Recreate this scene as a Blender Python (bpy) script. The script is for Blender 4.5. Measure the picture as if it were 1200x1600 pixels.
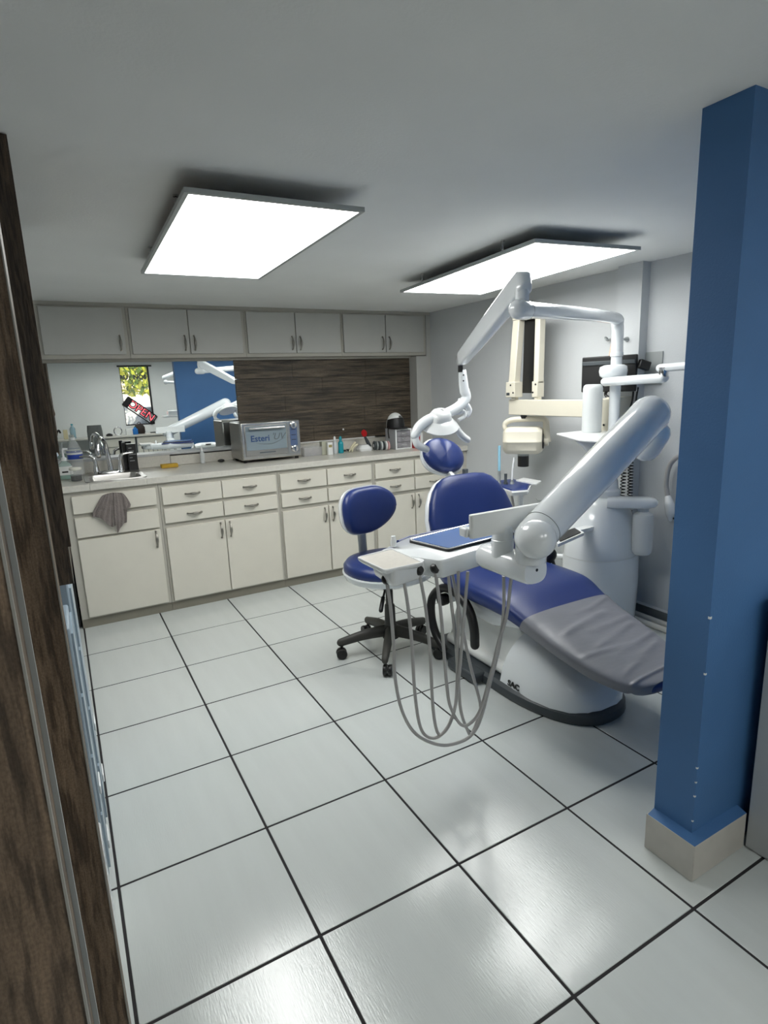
import bpy, bmesh, math, random
from mathutils import Vector, Matrix
random.seed(7)
for o in list(bpy.data.objects): bpy.data.objects.remove(o)
C = bpy.context.scene.collection
SC = bpy.context.scene

# ------------------------------------------------------------------ camera
CAMZ = 1.41
F_PX, YAW, PITCH, ROLL = 908.82, -0.5011, 0.2127, -0.0389
def _R():
    cy, sy = math.cos(YAW), math.sin(YAW)
    A = Matrix(((cy, sy, 0), (-sy, cy, 0), (0, 0, 1)))
    B = Matrix(((1, 0, 0), (0, 0, -1), (0, 1, 0)))
    cp, sp = math.cos(PITCH), math.sin(PITCH)
    Cm = Matrix(((1, 0, 0), (0, cp, -sp), (0, sp, cp)))
    cr, sr = math.cos(ROLL), math.sin(ROLL)
    D = Matrix(((cr, -sr, 0), (sr, cr, 0), (0, 0, 1)))
    return D @ Cm @ B @ A
RM = _R()
cam = bpy.data.cameras.new('camera'); camo = bpy.data.objects.new('camera', cam); C.objects.link(camo)
cam.sensor_fit = 'HORIZONTAL'; cam.sensor_width = 36.0; cam.lens = F_PX / 1200 * 36.0; cam.clip_start = 0.01
r0, r1, r2 = RM[0], RM[1], RM[2]
camo.matrix_world = Matrix(((r0[0], -r1[0], -r2[0], 0), (r0[1], -r1[1], -r2[1], 0), (r0[2], -r1[2], -r2[2], CAMZ), (0, 0, 0, 1)))
SC.camera = camo
def ray(u, v):
    return RM.transposed() @ Vector(((u - 600) / F_PX, (v - 800) / F_PX, 1))
def at(u, v, x=None, y=None, z=None):
    """survey helper: the point on the sight line of photo pixel (u, v) at a known x, y or z"""
    d = ray(u, v)
    t = x / d.x if x is not None else (y / d.y if y is not None else (z - CAMZ) / d.z)
    return Vector((0, 0, CAMZ)) + t * d
YM = 4.55
def mat_(u, v, y=None, z=None):
    """the same, for a point seen in the wall mirror (plane y = YM)"""
    d = ray(u, v); d.y = -d.y
    t = (y - 2 * YM) / d.y if y is not None else (z - CAMZ) / d.z
    return Vector((0, 2 * YM, CAMZ)) + t * d

# ------------------------------------------------------------------ world, exposure
W = bpy.data.worlds.new('world'); SC.world = W; W.use_nodes = True
nt = W.node_tree; bg = nt.nodes['Background']
sky = nt.nodes.new('ShaderNodeTexSky'); sky.sky_type = 'NISHITA'; sky.sun_disc = False
sky.sun_elevation = math.radians(48); sky.sun_rotation = math.radians(200); sky.air_density = 1.0; sky.dust_density = 2.0
nt.links.new(sky.outputs[0], bg.inputs[0]); bg.inputs[1].default_value = 0.4
SUN = bpy.data.lights.new('sun', 'SUN'); SUN.energy = 9.0; SUN.angle = 0.01; SUN.color = (1.0, 0.95, 0.85)
suno = bpy.data.objects.new('sun', SUN); C.objects.link(suno); suno.rotation_euler = (math.radians(-50), math.radians(25), 0)
SC.view_settings.view_transform = 'Standard'; SC.view_settings.look = 'None'
SC.view_settings.gamma = 1; SC.view_settings.use_curve_mapping = False
SC.view_settings.exposure = 0.08
PANEL_STRENGTH = 11.0

# ------------------------------------------------------------------ materials
def lin(c):
    return tuple((x / 255 / 12.92) if x / 255 <= 0.04045 else ((x / 255 + 0.055) / 1.055) ** 2.4 for x in c)
_M = {}
def M(name, rgb, rough=0.5, metal=0.0, var=0.04, scale=6.0, bump=0.0, bscale=80.0, coat=0.0, trans=0.0, emit=0.0, alpha=1.0, stretch=(1, 1, 1), spec=0.5, sheen=0.0):
    if name in _M: return _M[name]
    m = bpy.data.materials.new(name); m.use_nodes = True; t = m.node_tree; b = t.nodes['Principled BSDF']
    c = lin(rgb)
    tc = t.nodes.new('ShaderNodeTexCoord'); mp = t.nodes.new('ShaderNodeMapping'); mp.inputs['Scale'].default_value = stretch
    t.links.new(tc.outputs['Object'], mp.inputs[0])
    if var > 0:
        n = t.nodes.new('ShaderNodeTexNoise'); n.inputs['Scale'].default_value = scale; n.inputs['Detail'].default_value = 4
        t.links.new(mp.outputs[0], n.inputs['Vector'])
        r = t.nodes.new('ShaderNodeValToRGB'); e = r.color_ramp.elements
        e[0].position = .3; e[1].position = .7
        e[0].color = tuple(max(0, x * (1 - var)) for x in c) + (1,); e[1].color = tuple(min(1, x * (1 + var)) for x in c) + (1,)
        t.links.new(n.outputs['Fac'], r.inputs[0]); t.links.new(r.outputs[0], b.inputs['Base Color'])
    else: b.inputs['Base Color'].default_value = c + (1,)
    b.inputs['Roughness'].default_value = rough; b.inputs['Metallic'].default_value = metal
    b.inputs['Coat Weight'].default_value = coat; b.inputs['Coat Roughness'].default_value = 0.08
    b.inputs['Transmission Weight'].default_value = trans; b.inputs['Specular IOR Level'].default_value = spec
    b.inputs['Sheen Weight'].default_value = sheen
    if emit: b.inputs['Emission Color'].default_value = c + (1,); b.inputs['Emission Strength'].default_value = emit
    if bump:
        n2 = t.nodes.new('ShaderNodeTexNoise'); n2.inputs['Scale'].default_value = bscale; n2.inputs['Detail'].default_value = 6
        t.links.new(mp.outputs[0], n2.inputs['Vector'])
        bp = t.nodes.new('ShaderNodeBump'); bp.inputs['Strength'].default_value = bump; bp.inputs['Distance'].default_value = 0.01
        t.links.new(n2.outputs['Fac'], bp.inputs['Height']); t.links.new(bp.outputs[0], b.inputs['Normal'])
    if alpha < 1:
        out = t.nodes['Material Output']; mx = t.nodes.new('ShaderNodeMixShader'); tr = t.nodes.new('ShaderNodeBsdfTransparent')
        mx.inputs[0].default_value = alpha; t.links.new(tr.outputs[0], mx.inputs[1]); t.links.new(b.outputs[0], mx.inputs[2]); t.links.new(mx.outputs[0], out.inputs[0])
    _M[name] = m; return m
def wood(name, dark, light, axis, scale=1.0, rough=0.55, cracks=True):
    """dark rustic oak; axis = grain direction (0,1,2)"""
    if name in _M: return _M[name]
    m = bpy.data.materials.new(name); m.use_nodes = True; t = m.node_tree; b = t.nodes['Principled BSDF']
    tc = t.nodes.new('ShaderNodeTexCoord'); mp = t.nodes.new('ShaderNodeMapping')
    s = [14 * scale] * 3; s[axis] = 1.3 * scale; mp.inputs['Scale'].default_value = s
    t.links.new(tc.outputs['Object'], mp.inputs[0])
    n = t.nodes.new('ShaderNodeTexNoise'); n.inputs['Scale'].default_value = 1.6; n.inputs['Detail'].default_value = 8; n.inputs['Roughness'].default_value = .65; n.inputs['Distortion'].default_value = .6
    t.links.new(mp.outputs[0], n.inputs['Vector'])
    r = t.nodes.new('ShaderNodeValToRGB'); e = r.color_ramp.elements
    e[0].position = .3; e[0].color = lin(dark) + (1,); e[1].position = .72; e[1].color = lin(light) + (1,)
    t.links.new(n.outputs['Fac'], r.inputs[0])
    mp2 = t.nodes.new('ShaderNodeMapping'); s2 = [(90 if axis == 0 else 70) * scale] * 3; s2[axis] = (5 if axis == 0 else 7) * scale; mp2.inputs['Scale'].default_value = s2
    t.links.new(tc.outputs['Object'], mp2.inputs[0])
    n2 = t.nodes.new('ShaderNodeTexNoise'); n2.inputs['Scale'].default_value = 1; n2.inputs['Detail'].default_value = 5; t.links.new(mp2.outputs[0], n2.inputs['Vector'])
    r2_ = t.nodes.new('ShaderNodeValToRGB'); e = r2_.color_ramp.elements; e[0].position = .40; e[0].color = (.22, .20, .18, 1); e[1].position = .52; e[1].color = (1, 1, 1, 1)
    t.links.new(n2.outputs['Fac'], r2_.inputs[0])
    mx = t.nodes.new('ShaderNodeMix'); mx.data_type = 'RGBA'; mx.blend_type = 'MULTIPLY'; mx.inputs[0].default_value = .75
    t.links.new(r.outputs[0], mx.inputs[6]); t.links.new(r2_.outputs[0], mx.inputs[7]); t.links.new(mx.outputs[2], b.inputs['Base Color'])
    mp3 = t.nodes.new('ShaderNodeMapping'); s3 = [260 * scale] * 3; s3[axis] = 170 * scale; mp3.inputs['Scale'].default_value = s3
    t.links.new(tc.outputs['Object'], mp3.inputs[0])
    n3 = t.nodes.new('ShaderNodeTexNoise'); n3.inputs['Scale'].default_value = 1; n3.inputs['Detail'].default_value = 2; t.links.new(mp3.outputs[0], n3.inputs['Vector'])
    r3_ = t.nodes.new('ShaderNodeValToRGB'); e = r3_.color_ramp.elements; e[0].position = .3; e[0].color = (.72, .70, .68, 1); e[1].position = .65; e[1].color = (1.1, 1.1, 1.1, 1)
    t.links.new(n3.outputs['Fac'], r3_.inputs[0])
    mx3 = t.nodes.new('ShaderNodeMix'); mx3.data_type = 'RGBA'; mx3.blend_type = 'MULTIPLY'; mx3.inputs[0].default_value = 1
    t.links.new(mx.outputs[2], mx3.inputs[6]); t.links.new(r3_.outputs[0], mx3.inputs[7]); t.links.new(mx3.outputs[2], b.inputs['Base Color'])
    bp = t.nodes.new('ShaderNodeBump'); bp.inputs['Strength'].default_value = .35; bp.inputs['Distance'].default_value = .004
    t.links.new(n2.outputs['Fac'], bp.inputs['Height']); t.links.new(bp.outputs[0], b.inputs['Normal'])
    b.inputs['Roughness'].default_value = rough
    _M[name] = m; return m

m_ceil = M('ceiling_paint', (232, 233, 231), .9, var=.02, scale=3, bump=.08, bscale=120)
m_wall = M('wall_paint', (202, 205, 207), .85, var=.02, scale=3, bump=.12, bscale=160)
m_blue = M('blue_paint', (68, 112, 162), .6, var=.04, scale=5, bump=.1, bscale=160)
m_cab = M('cabinet_laminate', (215, 211, 199), .5, var=.02, scale=8)
m_upper = M('cabinet_laminate_shaded', (188, 188, 183), .55, var=.02, scale=8)  # same laminate as the base cabinets, darkened to carry the shade near the ceiling
m_frame = M('cabinet_frame', (184, 181, 171), .55, var=.02)
m_toe = M('toe_kick', (128, 124, 112), .7, var=.05)
m_top = M('worktop_laminate', (205, 202, 193), .28, var=.05, scale=60)
m_tile = M('floor_tile', (200, 205, 203), .15, var=.025, scale=3, bump=.06, bscale=44, stretch=(6, .7, 1), spec=.8)
m_grout = M('grout', (38, 36, 38), .9, var=.1, scale=30)
m_basetile = M('base_tile', (196, 192, 184), .35, var=.04, scale=20)
m_greytile = M('grey_base_tile', (104, 108, 108), .5, var=.06, scale=20)
m_white = M('white_plastic', (232, 234, 234), .25, var=.015, coat=.4)
m_gloss = M('white_gloss', (232, 236, 238), .14, var=.01, coat=.7)
m_whitem = M('white_matt', (228, 230, 228), .5, var=.015)
m_navy = M('navy_vinyl', (26, 46, 104), .34, var=.06, scale=4, bump=.12, bscale=260)
m_greycov = M('grey_vinyl', (122, 123, 130), .36, var=.06, scale=3, bump=.35, bscale=5, stretch=(.8, 2.4, 1))
m_dkgrey = M('dark_grey_plastic', (62, 68, 72), .45, var=.05)
m_black = M('black_plastic', (18, 18, 19), .4, var=.05)
m_stoolblk = M('stool_plastic', (58, 57, 53), .5, var=.06)
m_hose = M('grey_hose', (176, 174, 172), .4, var=.03)
m_beige = M('beige_enamel', (214, 209, 193), .4, var=.02)
m_nickel = M('nickel', (150, 147, 140), .28, 1.0, var=.02)
m_chrome = M('chrome', (215, 215, 215), .12, 1.0, var=.01)
m_steel = M('brushed_steel', (182, 180, 176), .32, 1.0, var=.04, scale=4, stretch=(1, 1, 30), bump=.05, bscale=60)
m_mirror = M('mirror_silver', (236, 240, 239), .004, 1.0, var=0)
m_alu = M('aluminium', (170, 174, 174), .4, .7, var=.03)
m_clear = M('clear_plastic', (235, 240, 240), .08, var=0, alpha=.22)
m_frost = M('frosted_plastic', (226, 230, 230), .35, var=.02, alpha=.72)
m_pane = M('window_glass', (225, 235, 235), .02, var=0, alpha=.08)
m_ovenglass = M('grey_glass', (138, 152, 160), .12, var=.02)
m_tealg = M('teal_liquid', (30, 150, 165), .15, var=.03)
m_red = M('red_plastic', (178, 24, 30), .35, var=.03)
m_yellow = M('yellow_sponge', (205, 165, 60), .9, var=.1, scale=40, bump=.4, bscale=90)
m_towel = M('grey_terry', (122, 114, 110), .95, var=.12, scale=25, bump=.7, bscale=140, sheen=.3)
m_matblue = M('blue_mat', (60, 98, 158), .3, var=.03)
m_traygrey = M('tray_pad', (196, 192, 184), .5, var=.04, scale=60)
m_bluegrey = M('bluegrey_plastic', (150, 166, 178), .3, var=.04)
m_greypanel = M('grey_laminate', (186, 189, 190), .45, var=.03)
m_wood_h = wood('oak_horizontal', (46, 40, 32), (124, 110, 91), 0)
m_wood_v = wood('oak_vertical', (82, 68, 54), (136, 115, 94), 2, scale=2.2)
m_wood_d = wood('oak_dark_vertical', (48, 39, 32), (96, 80, 64), 2, scale=2.4)
m_edge = M('edge_band', (150, 148, 142), .5, var=.04)
m_text_blue = M('print_blue', (40, 72, 120), .4, var=0)
m_text_grey = M('print_grey', (92, 100, 106), .4, var=0)
m_text_black = M('print_black', (14, 14, 16), .5, var=0)
m_led = M('led_diffuser', (253, 254, 251), .6, var=0, emit=PANEL_STRENGTH)
m_led_fill = M('led_diffuser_fill', (253, 254, 251), .6, var=0, emit=PANEL_STRENGTH * .42)  # weaker diffuser for the added fill panels out of view
m_neon = M('neon_tube', (255, 100, 112), .4, var=0, emit=1.5)

# ------------------------------------------------------------------ mesh builder
class MB:
    def __init__(s): s.v = []; s.f = []
    def add(s, vs, fs):
        k = len(s.v); s.v += [Vector(x) for x in vs]; s.f += [tuple(i + k for i in f) for f in fs]; return s
    def box(s, x0, x1, y0, y1, z0, z1):
        return s.add([(x, y, z) for z in (z0, z1) for y in (y0, y1) for x in (x0, x1)],
                     [(0, 2, 3, 1), (4, 5, 7, 6), (0, 1, 5, 4), (2, 6, 7, 3), (0, 4, 6, 2), (1, 3, 7, 5)])
    def obox(s, c, ax, h):
        c = Vector(c); ax = [Vector(a).normalized() for a in ax]
        return s.add([c + ax[0] * h[0] * i + ax[1] * h[1] * j + ax[2] * h[2] * k for k in (-1, 1) for j in (-1, 1) for i in (-1, 1)],
                     [(0, 2, 3, 1), (4, 5, 7, 6), (0, 1, 5, 4), (2, 6, 7, 3), (0, 4, 6, 2), (1, 3, 7, 5)])
    def bar(s, a, b, w, h, up=(0, 0, 1)):
        a = Vector(a); b = Vector(b); d = (b - a); L = d.length; d.normalize(); sd = d.cross(Vector(up)).normalized(); u = sd.cross(d)
        return s.obox((a + b) / 2, (d, sd, u), (L / 2, w / 2, h / 2))
    def loft(s, rings, cap=True, closed=True):
        n = len(rings[0]); vs = [p for r in rings for p in r]; fs = []
        for i in range(len(rings) - 1):
            for j in range(n if closed else n - 1):
                k = (j + 1) % n; fs.append((i * n + j, i * n + k, (i + 1) * n + k, (i + 1) * n + j))
        if cap: fs.append(tuple(range(n))[::-1]); fs.append(tuple((len(rings) - 1) * n + j for j in range(n)))
        return s.add(vs, fs)
    def tube(s, pts, r, n=14, smooth=0, flat=1.0, cap=True, dome=False):
        pts = [Vector(p) for p in pts]; rr = list(r) if isinstance(r, (list, tuple)) else [r] * len(pts)
        if smooth: pts, rr = catmull(pts, rr, smooth)
        if dome:
            d0 = (pts[0] - pts[1]).normalized(); d1 = (pts[-1] - pts[-2]).normalized(); a = rr[0]; b = rr[-1]
            pre = [(pts[0] + d0 * a * math.sin(t), max(a * math.cos(t), a * .03)) for t in (1.5, 1.2, .8, .4)]
            post = [(pts[-1] + d1 * b * math.sin(t), max(b * math.cos(t), b * .03)) for t in (.4, .8, 1.2, 1.5)]
            pts = [p for p, _ in pre] + pts + [p for p, _ in post]; rr = [q for _, q in pre] + rr + [q for _, q in post]
        rings = []; u = None
        for i, p in enumerate(pts):
            d = (pts[min(i + 1, len(pts) - 1)] - pts[max(i - 1, 0)]).normalized()
            if u is None:
                u = Vector((0, 0, 1)) if abs(d.z) < .9 else Vector((1, 0, 0))
            u = (u - d * u.dot(d)).normalized(); w = d.cross(u)
            rings.append([p + (u * math.cos(a) + w * math.sin(a) * flat) * rr[i] for a in [2 * math.pi * k / n for k in range(n)]])
        return s.loft(rings, cap)
    def lathe(s, prof, c, n=24, axis=(0, 0, 1), sx=1, sy=1, cap=True):
        c = Vector(c); a = Vector(axis).normalized(); u = Vector((1, 0, 0)) if abs(a.x) < .9 else Vector((0, 1, 0)); u = (u - a * u.dot(a)).normalized(); w = a.cross(u)
        return s.loft([[c + a * z + u * r * sx * math.cos(t) + w * r * sy * math.sin(t) for t in [2 * math.pi * k / n for k in range(n)]] for r, z in prof], cap)
    def prism(s, poly, lo, hi):
        """poly: 3D points of one face, extruded by vectors lo..hi"""
        lo = Vector(lo); hi = Vector(hi); return s.loft([[Vector(p) + lo for p in poly], [Vector(p) + hi for p in poly]])
    def sphere(s, c, r, n=20, m=12, sc=(1, 1, 1), rot=None):
        rings = []
        for i in range(m + 1):
            t = math.pi * (i + .02) / (m + .04); ring = []
            for k in range(n):
                p = Vector((r * sc[0] * math.sin(t) * math.cos(2 * math.pi * k / n), r * sc[1] * math.sin(t) * math.sin(2 * math.pi * k / n), r * sc[2] * math.cos(t)))
                if rot: p = rot @ p
                ring.append(Vector(c) + p)
            rings.append(ring)
        return s.loft(rings)
    def build(s, name, mat, parent=None, bevel=0, ang=38, seg=2, subd=0):
        me = bpy.data.meshes.new(name); org = Vector((0, 0, 0)); q = parent
        while q is not None: org = org + q.location; q = q.parent
        me.from_pydata([v - org for v in s.v], [], s.f); me.update()
        bm = bmesh.new(); bm.from_mesh(me); bmesh.ops.recalc_face_normals(bm, faces=bm.faces); bm.to_mesh(me); bm.free()
        for p in me.polygons: p.use_smooth = True
        me.set_sharp_from_angle(angle=math.radians(ang)); me.materials.append(mat)
        o = bpy.data.objects.new(name, me); C.objects.link(o)
        if parent is not None: o.parent = parent
        if bevel:
            b = o.modifiers.new('bevel', 'BEVEL'); b.width = bevel; b.segments = seg; b.limit_method = 'ANGLE'; b.angle_limit = math.radians(40); b.harden_normals = False
        if subd: d = o.modifiers.new('sub', 'SUBSURF'); d.levels = d.render_levels = subd
        return o
def catmull(pts, rr, k):
    P = [pts[0] * 2 - pts[1]] + pts + [pts[-1] * 2 - pts[-2]]; out = []; ro = []
    for i in range(1, len(P) - 2):
        for j in range(k):
            t = j / k; a, b, c, d = P[i - 1], P[i], P[i + 1], P[i + 2]
            out.append(.5 * ((2 * b) + (c - a) * t + (2 * a - 5 * b + 4 * c - d) * t * t + (3 * b - a - 3 * c + d) * t ** 3))
            ro.append(rr[i - 1] * (1 - t) + rr[i] * t)
    return out + [pts[-1]], ro + [rr[-1]]
def sell(c, a, b, ra, rb, e=2.0, n=28, e2=None):
    """superellipse ring around c in directions a, b"""
    out = []
    for k in range(n):
        t = 2 * math.pi * k / n; ct, st = math.cos(t), math.sin(t)
        out.append(Vector(c) + Vector(a) * ra * math.copysign(abs(ct) ** (2 / e), ct) + Vector(b) * rb * math.copysign(abs(st) ** (2 / e), st))
    return out
def rrect(x0, x1, y0, y1, z, r, n=5):
    out = []
    for cx, cy, a0 in ((x1 - r, y1 - r, 0), (x0 + r, y1 - r, 90), (x0 + r, y0 + r, 180), (x1 - r, y0 + r, 270)):
        for k in range(n + 1):
            a = math.radians(a0 + 90 * k / n); out.append(Vector((cx + r * math.cos(a), cy + r * math.sin(a), z)))
    return out
def thing(name, label, cat, loc, group=None):
    o = bpy.data.objects.new(name, None); C.objects.link(o); o.location = loc; o.empty_display_size = .1
    o['label'] = label; o['category'] = cat
    if group: o['group'] = group
    return o
def tag(o, label, cat, group=None):
    o['label'] = label; o['category'] = cat
    if group: o['group'] = group
    return o
def struct(o, label=None):
    o['kind'] = 'structure'
    if label: o['label'] = label
    return o
def dup(root, loc, label=None):
    r = root.copy(); C.objects.link(r); r.location = loc
    if label: r['label'] = label
    for ch in list(root.children):
        c = ch.copy(); C.objects.link(c); c.parent = r
        for g in ch.children:
            d = g.copy(); C.objects.link(d); d.parent = c
    return r
def solid(name, cu):
    """letters as a plain mesh"""
    tmp = bpy.data.objects.new('tmp_text', cu); C.objects.link(tmp); me = bpy.data.meshes.new_from_object(tmp); bpy.data.objects.remove(tmp)
    o = bpy.data.objects.new(name, me); C.objects.link(o); return o
def text(name, body, size, mat, parent, loc, rot, depth=.0008, shear=0, bold=0, sx=1):
    cu = bpy.data.curves.new(name, 'FONT'); cu.body = body; cu.size = size; cu.extrude = depth; cu.shear = shear; cu.offset = bold; cu.align_x = 'LEFT'
    cu.resolution_u = 3
    cu.materials.append(mat); o = solid(name, cu)
    org = Vector((0, 0, 0)); q = parent
    while q is not None: org = org + q.location; q = q.parent
    o.parent = parent; o.location = Vector(loc) - org; o.rotation_euler = rot; o.scale = (sx, 1, 1); return o

# ------------------------------------------------------------------ room shell
CEIL = 2.02; XR = 2.95; XL = -0.62; YB = 4.60; YF = -2.2; XE = 4.2
TX0, TY0, TS, TSY = -0.027, 3.924, .45, .4518
fl = struct(MB().box(XL, XE, YF, YB, -.03, -.0015).build('floor', m_grout), 'dark grout bed under the white floor tiles')
tile_me = {}
def floor_tile(x0, x1, y0, y1):
    g = .0075; w = round(x1 - x0, 4); d = round(y1 - y0, 4)
    if (w, d) not in tile_me:
        o = MB().box(g / 2, w - g / 2, g / 2, d - g / 2, -.008, 0).build('tile', m_tile, fl, bevel=.0015, seg=1); tile_me[(w, d)] = o
    else:
        o = tile_me[(w, d)].copy(); C.objects.link(o)
    o.location = (x0, y0, random.uniform(-.0004, 0)); return o
for i in range(-2, 10):
    x0 = max(XL, TX0 + i * TS); x1 = min(XE, TX0 + (i + 1) * TS)
    if x1 - x0 < .02: continue
    for j in range(-1, 15):
        y1 = min(TY0 - j * TSY, YB); y0 = max(TY0 - (j + 1) * TSY, YF)
        if y1 - y0 < .02: continue
        if x0 > XR and y0 > .9: continue
        floor_tile(x0, x1, y0, y1)
struct(MB().box(XL - .1, XE + .1, YF - .1, YB + .1, CEIL, CEIL + .1).build('ceiling', m_ceil), 'plain light grey painted ceiling')
struct(MB().box(XL - .1, XR + .1, YB, YB + .1, 0, CEIL).build('wall_back', m_wall))
struct(MB().box(XR, XR + .12, .97, YB, 0, CEIL).build('wall_right', m_wall), 'pale grey painted wall behind the dental chair')
struct(MB().box(XE, XE + .1, YF, .97, 0, CEIL).build('wall_far_right', m_wall))
struct(MB().box(XL - .1, XL, YF, YB, 0, CEIL).build('wall_left', m_wall))
# wall behind the camera with a window (seen in the mirror)
WX0, WX1, WZ0, WZ1 = 1.06, 1.545, .90, 1.93
wf = MB(); wf.box(XL, WX0, YF - .12, YF, 0, CEIL).box(WX1, XE, YF - .12, YF, 0, CEIL).box(WX0, WX1, YF - .12, YF, 0, WZ0).box(WX0, WX1, YF - .12, YF, WZ1, CEIL)
struct(wf.build('wall_front', M('wall_paint_daylit', (236, 238, 236), .85, var=.02, scale=3)))  # wall paint made lighter to stand in for daylight on this wall
w1 = struct(MB().box(WX0, WX0 + .012, YF - .06, YF - .03, WZ0, WZ1).box(WX1 - .03, WX1, YF - .06, YF - .03, WZ0, WZ1).box(WX0 - .03, WX1 + .05, YF - .06, YF + .01, WZ1 - .02, WZ1 + .006).box(WX0, WX1, YF - .06, YF - .03, WZ0, WZ0 + .02).build('window_1', m_black), 'narrow black framed window seen in the mirror')
pane = MB().box(WX0 + .012, WX1 - .03, YF - .048, YF - .044, WZ0 + .02, WZ1 - .02).build('pane', m_pane, w1)
# blue partition
PX, PY0, PY1 = 1.425, .845, .966
struct(MB().box(PX, XE, PY0, PY1, 0, CEIL).build('wall_partition', m_blue), 'blue painted partition wall end beside the grey cabinet')
bp_ = struct(MB().box(PX - .004, 1.645, PY0 - .004, PY1 + .004, 0, .108).build('baseboard_partition', m_grout), 'tiled skirting around the foot of the blue wall')
o = MB().box(PX - .030, PX - .0045, PY0 - .0285, PY1 + .004, .001, .118).build('tile', m_basetile, bp_, bevel=.001)
MB().box(PX - .028, 1.646, PY0 - .030, PY0 - .0045, .001, .118).build('tile', m_basetile, bp_, bevel=.001)
mc = MB().add([(PX - .029, PY0 - .029, .118), (1.646, PY0 - .029, .118), (1.646, PY0, .128), (PX, PY0, .128), (PX, PY1, .128), (PX - .029, PY1, .118)], [(0, 1, 2, 3), (0, 3, 4, 5)])
mc.build('trim', m_blue, bp_)
# paint chips on the corner
for z, w in ((.165, .003), (.245, .0035), (.29, .003), (.335, .0035), (.62, .004), (.78, .005)):
    MB().box(PX - .001, PX + w * 1.3, PY0 - .001, PY0 + w, z, z + w * 1.3).build('paint_chip', m_whitem, bpy.data.objects['wall_partition'])
# pilaster on the right wall
struct(MB().box(2.885, XR, 2.24, 2.40, 0, CEIL).build('trim_1', m_wall), 'narrow boxed pilaster on the pale grey right wall')
# right wall skirting tiles
br = struct(MB().box(XR - .01, XR, .98, 2.23, 0, .06).build('baseboard_right', m_grout))
for k in range(4):
    y = 2.228 - k * .25
    MB().box(XR - .018, XR - .0101, y - .246, y, .003, .0628).build('tile', m_greytile, br)
MB().box(XR - .02, XR, .98, 2.23, .063, .070).build('cap', m_whitem, br)

# ------------------------------------------------------------------ ceiling LED panels
def led_panel(x0, x1, y0, y1, z, label, rot=0, lm=m_led):
    t = thing('led_panel', label, 'ceiling light', ((x0 + x1) / 2, (y0 + y1) / 2, z), 'LED ceiling panels')
    f = MB(); b = .014
    f.box(x0, x1, y0, y0 + b, z, z + .014).box(x0, x1, y1 - b, y1, z, z + .014).box(x0, x0 + b, y0 + b, y1 - b, z, z + .014).box(x1 - b, x1, y0 + b, y1 - b, z, z + .014)
    f.box(x0 + b, x1 - b, y0 + b, y1 - b, z + .010, z + .016)
    f.build('frame', m_alu, t)
    MB().box(x0 + b, x1 - b, y0 + b, y1 - b, z + .002, z + .008).build('diffuser', lm, t)
    for x in (x0 + .02, x1 - .02):
        for y in (y0 + .25, y1 - .25):
            h = MB().tube([(x, y, z + .014), (x, y, CEIL - .004)], .003, 8)
            h.lathe([(.009, -.006), (.009, 0)], (x, y, CEIL), 10)
            h.tube([(x + .01 * math.cos(a), y, z + .03 + .01 * math.sin(a)) for a in [k * .8 for k in range(9)]], .0018, 6)
            h.build('hanger', m_chrome, t)
    t.rotation_euler.z = rot
    return t
led_panel(.410, .964, 1.785, 2.995, 1.955, 'square-looking white LED panel hung over the base cabinets aisle', math.radians(-1.65))
led_panel(1.838, 2.412, 1.865, 3.135, 1.955, 'white LED panel hung over the dental chair near the right wall', math.radians(-5.4))
led_panel(.55, 1.15, -1.5, -.3, 1.955, 'added white LED fill panel over the front of the room behind the viewer', 0, m_led_fill)  # unseen panel, added as fill light for the front area
led_panel(1.45, 2.05, -1.45, -.25, 1.955, 'added white LED fill panel in front of the grey cabinet behind the viewer', 0, m_led_fill)  # unseen panel, added to brighten foreground floor, pillar and ceiling
led_panel(2.6, 3.2, -1.5, -.3, 1.955, 'added white LED fill panel over the second operatory behind the blue wall', 0, m_led_fill)  # another unseen panel added for fill behind the partition
# ------------------------------------------------------------------ built-in niche wall: soffit strip, mirror, oak planks
YU = 4.40            # door plane of the wall cabinets
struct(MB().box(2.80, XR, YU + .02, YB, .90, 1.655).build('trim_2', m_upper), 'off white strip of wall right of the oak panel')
struct(MB().box(-.3, XR, YU + .02, YB, CEIL - .022, CEIL).build('trim_3', m_frame))
mi = MB().box(-.30, 1.262, YM, YM + .006, 1.0, 1.66).build('wall_mirror', m_mirror)
tag(mi, 'wide frameless mirror on the wall behind the sink', 'mirror')
wp = thing('oak_wall_panel', 'dark oak plank panel on the wall behind the steel oven', 'wall panel', (1.25, 4.55, .985))
zr = [.985, 1.115, 1.245, 1.375, 1.505, 1.652]
jo = [[1.85], [2.33], [1.62, 2.45], [1.95, 2.35], [1.70, 2.36]]
for k in range(5):
    xs = [1.235] + jo[k] + [2.80]
    for a, b in zip(xs, xs[1:]):
        d = random.uniform(0, .001)
        MB().box(a + .0006, b - .0006, 4.537 - d, 4.555, zr[k] + .0008, zr[k + 1] - .0008).build('plank', m_wood_h, wp, bevel=.0008, seg=1)
MB().box(1.40, 2.42, 4.532, 4.545, .978, .986).build('bottom_trim', m_whitem, wp)
MB().box(1.225, 2.80, 4.52, 4.55, 1.652, 1.662).build('top_trim', m_black, wp)
for x, z in ((1.34, 1.0), (2.12, 1.065), (1.30, .99)):
    MB().lathe([(.008, 0), (.008, .004), (.003, .006)], (x, 4.537, z), 12, (0, -1, 0)).build('screw_cover', m_whitem, wp)

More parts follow.
